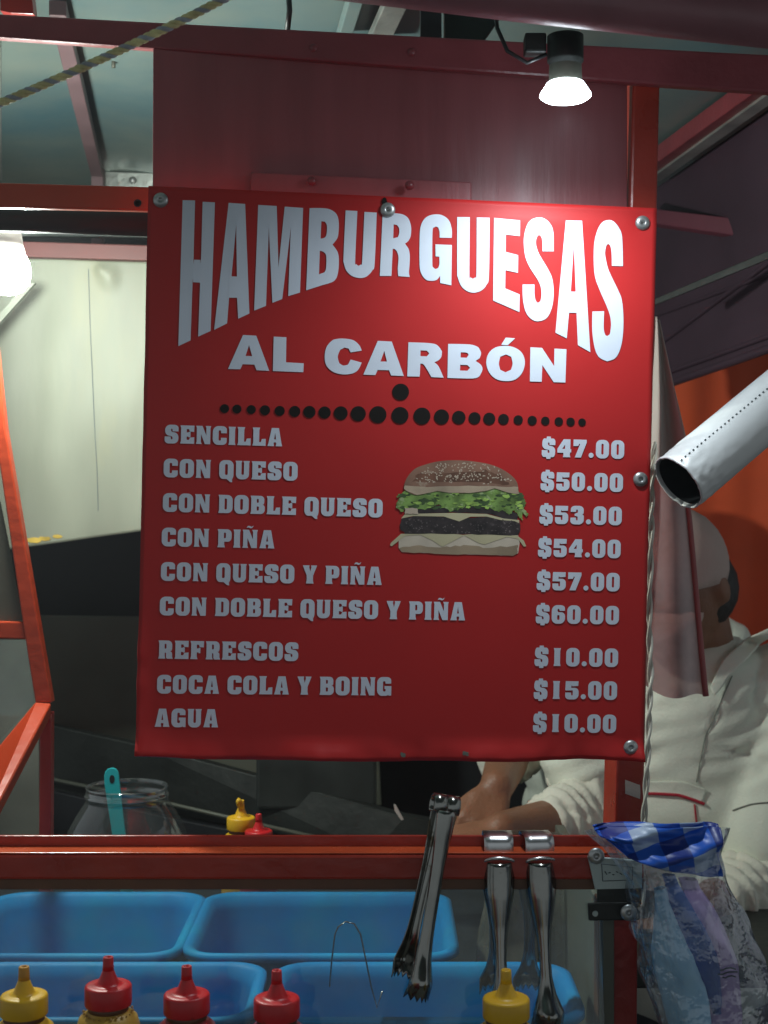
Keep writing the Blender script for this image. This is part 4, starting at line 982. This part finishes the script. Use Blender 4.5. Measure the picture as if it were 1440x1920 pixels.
def back_fn(s, t):
    p = rim_fn(s, t * .6); return p + Vector((0, .010 + .004 * math.sin(math.pi * s), .0015))
bm = bmesh.new(); grid(bm, back_fn, 40, 16); obj('folded_rim', bm, mchk, clear, smooth=True, solid=.0008, face=(0, -1, 0))
# printed marks low on the bag
bm = bmesh.new(); ff = bag_fn(1.02, .058, .17, 3)
for k, (s, t, w) in enumerate(((.30, .545, .022), (.30, .56, .03), (.30, .575, .018), (.42, .86, .02), (.42, .875, .026), (.42, .89, .02))):
    tube(bm, [ff(s + w * q, t + .004 * math.sin(q * 9)) + Vector((0, -.0012, 0)) for q in (-1, -.5, 0, .5, 1)], .0007, 6)
obj('print_mark', bm, M['print'], clear)
def stuff_bag(name, label, cols, L_, R_, y, dep, wr, seed, rough=.4):
    m = mat(name + '_film', cols[0], rough, var=.22, vs=7, bump=.8, bs=9, col2=cols[1], c2s=3, c2t=.36, c2w=.4, stretch=(1.6, 1, .6))
    def f(s, t):
        a = lerp_pl(L_, t); b = lerp_pl(R_, t); an = s * 2 * math.pi
        pa, pb = P(a[0], a[1], y), P(b[0], b[1], y); c = (pa + pb) / 2; h = (pb - pa) / 2
        e_ = math.sin(math.pi * min(.97, max(.06, t))) ** .5
        r = 1 + wr * noise.noise(Vector((math.cos(an) * 1.6 + seed, math.sin(an) * 1.6, t * 5))) + wr * .9 * abs(noise.noise(Vector((math.cos(an) * 5, math.sin(an) * 5 + seed, t * 9 + an * .6))))
        return c - h * math.cos(an) * r * e_ + Vector((0, -dep * math.sin(an) * r * e_, 0))
    bm = bmesh.new(); grid(bm, f, 60, 50); bmesh.ops.remove_doubles(bm, verts=bm.verts, dist=1e-6)
    tag(obj('folded_bag', bm, m, smooth=True), label, 'folded bag', 'folded bags inside the clear bag')
stuff_bag('purple', 'purple grey crumpled bag filling the right side of the clear bag', ((.42, .27, .50), (.52, .38, .60)), [(1250, 1645), (1272, 1720), (1290, 1800), (1300, 1900), (1312, 2080)], [(1330, 1650), (1354, 1720), (1378, 1800), (1398, 1900), (1412, 2080)], BY + .018, .017, .13, 1)
stuff_bag('navy', 'dark navy folded bag in the middle of the clear bag', ((.03, .06, .26), (.10, .22, .52)), [(1226, 1640), (1244, 1700), (1268, 1770), (1296, 1840), (1320, 1900)], [(1280, 1640), (1312, 1720), (1342, 1790), (1356, 1850), (1370, 1900)], BY + .000, .012, .13, 5)
stuff_bag('blue', 'pale blue crumpled bag at the lower left inside the clear bag', ((.40, .64, .80), (.16, .42, .80)), [(1212, 1670), (1216, 1780), (1236, 1850), (1254, 1940), (1272, 2090)], [(1262, 1660), (1296, 1780), (1322, 1850), (1340, 1940), (1350, 2090)], BY - .018, .015, .13, 9)

# ------------------------------------------------------------------ people
def cap_prim(bm, a, b, ra, rb, n=16):
    d = b - a; L = d.length; Mx = axis_matrix(a, d); prof = []
    for k in range(7): t = -math.pi / 2 + k * math.pi / 12; prof.append((max(.0004, ra * math.cos(t)), ra * math.sin(t)))
    for k in range(7): t = k * math.pi / 12; prof.append((max(.0004, rb * math.cos(t)), L + rb * math.sin(t)))
    lathe(bm, prof, n, Mx)
def ell(bm, c, r, rot=None):
    Mx = Matrix.Translation(c)
    if rot is not None: Mx = Mx @ rot.to_4x4()
    bmesh.ops.create_icosphere(bm, subdivisions=3, radius=1, matrix=Mx @ Matrix.Diagonal((*r, 1)))
def blob(bm, voxel, smooth_it=6, fn=None):
    bmesh.ops.recalc_face_normals(bm, faces=bm.faces)
    me = bpy.data.meshes.new('tmp'); bm.to_mesh(me); bm.free(); o = bpy.data.objects.new('tmp', me); COL.objects.link(o)
    r = o.modifiers.new('r', 'REMESH'); r.mode = 'VOXEL'; r.voxel_size = voxel
    s = o.modifiers.new('s', 'SMOOTH'); s.factor = .5; s.iterations = smooth_it
    dg = bpy.context.evaluated_depsgraph_get(); dg.update(); ev = o.evaluated_get(dg)
    b2 = bmesh.new(); b2.from_mesh(ev.to_mesh()); ev.to_mesh_clear()
    bpy.data.objects.remove(o); bpy.data.meshes.remove(me)
    b2.normal_update()
    if fn:
        mv = [(v, fn(v.co, v.normal)) for v in b2.verts]
        for v, d in mv: v.co = v.co + v.normal * d
    return b2
def hand(bm, wrist, d, n, size=1., curl=38):
    d = d.normalized(); s = d.cross(n).normalized(); n = s.cross(d).normalized()
    for k, (off, L, r) in enumerate(((-.030, .070, .0092), (-.010, .080, .0096), (.010, .076, .0092), (.029, .060, .0082))):
        base = wrist + d * .088 * size + s * off * size - d * abs(off) * .25
        cap_prim(bm, wrist + d * .02 + s * off * .55 * size, base, .0145, .0115, 12)
        p = base; ang = 12 + 4 * k
        for q, f in enumerate((.45, .30, .25)):
            ang += curl * (1 if q else .6)
            v = (d * math.cos(R(ang)) + n * math.sin(R(ang))); p2 = p + v * L * f * size
            cap_prim(bm, p, p2, r * (1 - .08 * q), r * (.93 - .08 * q), 12); p = p2
    t0 = wrist + d * .035 * size - s * .026 * size; t1 = t0 + (d * .6 - s * .55 + n * .5).normalized() * .040 * size
    t2_ = t1 + (d * .8 + n * .6).normalized() * .032 * size
    cap_prim(bm, t0, t1, .0135, .0105, 12); cap_prim(bm, t1, t2_, .0105, .0085, 12)
def person(label, loc, head, neck, chest, pelvis, shL, elL, wrL, shR, elR, wrR, face, handdirs, sleeveL, sleeveR, cap=True, cuffL=None):
    t = thing('person', label, 'person', loc)
    fx = face.normalized(); sx_ = Vector((0, 0, 1)).cross(fx).normalized(); up = fx.cross(sx_)
    rot = Matrix((sx_, fx, up)).transposed()
    bm = bmesh.new()
    ell(bm, head, (.074, .092, .108), rot); ell(bm, head + fx * .03 - up * .062, (.052, .060, .050), rot)          # skull, jaw
    cap_prim(bm, head + fx * .086 + up * .005, head + fx * .106 - up * .022, .010, .015, 12)                          # nose
    for k in (-1, 1):
        ell(bm, head + sx_ * .076 * k - fx * .01 - up * .008, (.010, .019, .031), rot)                               # ears
        ell(bm, head + sx_ * .034 * k + fx * .078 + up * .018, (.022, .013, .009), rot)                              # brow
        ell(bm, head + sx_ * .040 * k + fx * .066 - up * .026, (.022, .018, .020), rot)                              # cheek
    ell(bm, head + fx * .087 - up * .058, (.024, .010, .007), rot)                                                   # lips
    cap_prim(bm, head - up * .07 - fx * .01, neck, .054, .060)
    cap_prim(bm, neck, chest, .065, .085); cap_prim(bm, chest, pelvis, .09, .10)
    for sh, el, wr, hd in ((shL, elL, wrL, handdirs[0]), (shR, elR, wrR, handdirs[1])):
        cap_prim(bm, chest.lerp(sh, .4), sh, .06, .056); cap_prim(bm, sh, el, .056, .045); cap_prim(bm, el, wr, .046, .028)
        hand(bm, wr, hd[0], hd[1], 1., hd[2])
    for k in (-1, 1):
        hp_ = pelvis + Vector((.09 * k, 0, -.05)); kn = Vector((hp_.x, hp_.y - .03, .47)); an = Vector((hp_.x, hp_.y + .02, .08))
        cap_prim(bm, hp_, kn, .085, .058); cap_prim(bm, kn, an, .055, .038); cap_prim(bm, an, an + Vector((0, -.15, -.04)), .04, .032)
    body = obj('body', blob(bm, .0058, 5), M['skin'], t, smooth=True)
    for k in (-1, 1):
        bm = bmesh.new(); ell(bm, head + sx_ * .033 * k + fx * .081 - up * .004, (.012, .010, .010)); obj('eye', bm, M['cloth'], body, True)
    # shirt with folds
    bm = bmesh.new()
    def hull(c, rx, ry, rz): ell(bm, c, (rx, ry, rz))
    n_ = 9
    for k in range(n_):
        f = .16 + .84 * k / (n_ - 1); c = neck.lerp(chest, min(1, f * 2.2)) if f < .45 else chest.lerp(pelvis, (f - .45) / .55)
        w = .10 + .12 * min(1, f * 2.2) - .02 * max(0, f - .5)
        hull(c, w, .125 + .02 * f, .11)
    for sh, el, wr, sl in ((shL, elL, wrL, sleeveL), (shR, elR, wrR, sleeveR)):
        cap_prim(bm, neck.lerp(chest, .45), sh, .085, .085); cap_prim(bm, sh, sh.lerp(el, min(1, sl)), .084, .078)
    def folds(co, no):
        q = noise.noise(co * 7) * .007
        r1 = abs(noise.noise(Vector((co.x * 9 + co.z * 7, co.y * 6, co.z * 16 - co.x * 12)))) ; r2 = abs(noise.noise(Vector((co.x * 16 - 3, co.y * 14, co.z * 22 + co.x * 20))))
        for sh_, el_ in ((shL, elL), (shR, elR)):
            m_ = sh_.lerp(el_, .22); dd = (co - m_).length
            q += .0075 * math.sin(co.x * 60 - co.z * 150 + 3 * noise.noise(co * 9)) * math.exp(-(dd / .12) ** 2)
        return q * .7 - .007 * max(0, .16 - r1) / .16 * sstep(-.1, .25, noise.noise(co * 4 + Vector((3, 1, 2))))
    shirt = obj('shirt', blob(bm, .0075, 4, folds), M['shirt'], t, smooth=True)
    for el, wr, f, sh, fr in ((elL, wrL, .35, shL, sleeveL), (elR, wrR, .38, shR, sleeveR)):
        bm = bmesh.new(); cap_prim(bm, sh.lerp(el, fr * .8), el, .066, .062); cap_prim(bm, el, el.lerp(wr, f), .061, .055)
        ax = (wr - el).normalized()
        def roll(co, no):
            d = (co - el).dot(ax)
            return .004 * math.sin(d * 260) * sstep(-.02, .03, d) + .007 * noise.noise(Vector((co.x * 18, co.y * 18, co.z * 26))) - .006 * max(0, .2 - abs(noise.noise(Vector((co.x * 20 + co.z * 30, co.y * 12, co.z * 14))))) / .2
        obj('sleeve', blob(bm, .0055, 3, roll), M['undershirt'], t, smooth=True)
    bm = bmesh.new()
    for k in (-1, 1):
        hp_ = pelvis + Vector((.09 * k, 0, -.03)); kn = Vector((hp_.x, hp_.y - .03, .47)); an = Vector((hp_.x, hp_.y + .02, .10)); cap_prim(bm, hp_, kn, .11, .075); cap_prim(bm, kn, an, .073, .062)
    obj('trousers', blob(bm, .009, 4), M['trouser'], t, smooth=True)
    bm = bmesh.new(); ell(bm, head + up * .012 - fx * .010, (.082, .098, .104), rot)
    bmesh.ops.bisect_plane(bm, geom=bm.verts[:] + bm.edges[:] + bm.faces[:], plane_co=head + up * .0 + fx * .02, plane_no=(up * .8 - fx * .6), clear_inner=True)
    if cap:
        bm.free(); bm = bmesh.new(); ell(bm, head - up * .026 - fx * .026, (.0772, .082, .076), rot)
        obj('hair', bm, M['hair'], t, True)
    else: obj('hair', bm, M['hair'], t, True, solid=-.004)
    if cap:
        bm = bmesh.new(); ell(bm, head + up * .034 - fx * .004, (.084, .100, .098), rot)
        bmesh.ops.bisect_plane(bm, geom=bm.verts[:] + bm.edges[:] + bm.faces[:], plane_co=head + up * .008, plane_no=(up * .9 - fx * .42), clear_inner=True)
        cp = obj('cap', bm, M['cap'], t, True, solid=-.003)
        bm = bmesh.new(); grid(bm, lambda s, q: head + up * (.010 - .018 * q - .02 * (2 * s - 1) ** 2) + sx_ * (2 * s - 1) * .078 * (1 - .18 * q * q) + fx * (.088 * math.cos((2 * s - 1) * .9) + .070 * q * math.sqrt(max(.04, 1 - (2 * s - 1) ** 2))), 20, 8)
        obj('visor', bm, M['cap'], cp, True, solid=-.003)
    return t, shirt

YB = 2.36
p_t, p_shirt = person('person in a white shirt and pale cap looking down at work behind the menu', P(1290, 1800, YB) * Vector((1, 1, 0)) if False else Vector((P(1290, 1800, YB).x, YB, 0)),
    P(1272, 1098, 2.30), P(1316, 1240, 2.36), P(1296, 1400, YB + .03), P(1280, 1800, YB + .04),
    P(1492, 1290, 2.34), P(1428, 1640, 2.26), P(1250, 1745, 2.08), P(1096, 1300, 2.36), P(1104, 1532, 2.28), P(940, 1556, 2.10),
    Vector((-.62, -.55, -.56)), [(Vector((-.9, -.3, -.1)), Vector((0, .3, -1)), 30), (Vector((-.9, -.3, -.15)), Vector((0, .2, -1)), 34)], .78, .55)
p2_t, p2_shirt = person('person mostly hidden behind the menu with a pale cuffed forearm reaching down', Vector((P(1178, 1500, 2.78).x, 2.78, 0)),
    P(1160, 1010, 2.74), P(1170, 1140, 2.76), P(1175, 1290, 2.78), P(1180, 1640, 2.80),
    P(1340, 1230, 2.76), P(1330, 1440, 2.72), P(1230, 1560, 2.6), P(1010, 1230, 2.70), P(968, 1385, 2.50), P(932, 1474, 2.22),
    Vector((-.3, -.8, -.5)), [(Vector((-.6, -.6, -.3)), Vector((0, .3, -1)), 30), (Vector((-.38, -.68, -.62)), Vector((-.2, .55, -.8)), 46)], .9, .9, cap=False)

# collar, pocket flap with red piping and placket on the near shirt: drawn onto the shirt surface
bpy.context.view_layer.update()
dg = bpy.context.evaluated_depsgraph_get()
sm = p_shirt; smi = (wmat(sm)).inverted()
def onshirt(u, v, off=.002):
    o_ = smi @ CAM; d_ = (smi.to_3x3() @ (P(u, v, 1) - CAM)).normalized()
    ok, loc, nor, idx = sm.ray_cast(o_, d_)
    if not ok: return P(u, v, 2.25)
    if nor.dot(d_) > 0: nor = -nor
    return wmat(sm) @ loc + nor * off
def shirt_line(name, pts, r, m, off=.0015):
    out = []
    for a, b in zip(pts, pts[1:]):
        for k in range(8): out.append(onshirt(a[0] + (b[0] - a[0]) * k / 8, a[1] + (b[1] - a[1]) * k / 8, off))
    out.append(onshirt(*pts[-1], off))
    for _ in range(3): out = [out[0]] + [(a + b * 2 + c) / 4 for a, b, c in zip(out, out[1:], out[2:])] + [out[-1]]
    bm = bmesh.new(); tube(bm, out, r, 8); return obj(name, bm, m, sm, True)
def shirt_patch(name, tp, bt, m, off=.004, nx=16, ny=8):
    bm = bmesh.new()
    def f(s, t):
        a = lerp_pl(tp, s); b = lerp_pl(bt, s); return onshirt(a[0] + (b[0] - a[0]) * t, a[1] + (b[1] - a[1]) * t, off)
    grid(bm, f, nx, ny)
    for _ in range(4): bmesh.ops.smooth_vert(bm, verts=bm.verts, factor=.5, use_axis_x=True, use_axis_y=True, use_axis_z=True)
    return obj(name, bm, m, sm, True, solid=.002, face=(0, -1, 0))
shirt_patch('pocket_flap', [(1190, 1462), (1280, 1462), (1328, 1478)], [(1190, 1488), (1270, 1490), (1318, 1508)], M['shirt'])
shirt_line('piping', [(1190, 1488), (1230, 1488), (1272, 1490), (1300, 1500), (1320, 1508)], .0026, M['piping'], .004)
shirt_line('piping', [(1302, 1508), (1306, 1545), (1312, 1600)], .0016, M['piping'], .002)
shirt_line('seam', [(1372, 1268), (1345, 1330), (1322, 1380), (1312, 1430), (1306, 1466)], .0009, M['seam'])
shirt_patch('collar', [(1326, 1292), (1350, 1240), (1400, 1196), (1446, 1172)], [(1334, 1310), (1366, 1272), (1404, 1238), (1452, 1206)], M['shirt'], .012, 20, 6)
shirt_line('seam', [(1374, 1520), (1410, 1508), (1450, 1504)], .0012, M['seam'])

# ------------------------------------------------------------------ grill smoke hanging in the air
HAZE = .006
bm = bmesh.new(); box(bm, (0, 1, .75), (10.6, 10.6, 3.5))
mh = bpy.data.materials.new('grill_haze'); mh.use_nodes = True; nt = mh.node_tree; nt.nodes.remove(nt.nodes['Principled BSDF'])
pv = nt.nodes.new('ShaderNodeVolumePrincipled'); pv.inputs['Color'].default_value = (.93, .96, 1, 1); pv.inputs['Density'].default_value = HAZE; pv.inputs['Anisotropy'].default_value = .35
nt.links.new(pv.outputs[0], nt.nodes['Material Output'].inputs['Volume'])
tag(obj('haze', bm, mh), 'thin grill smoke in the air', None, kind='stuff')
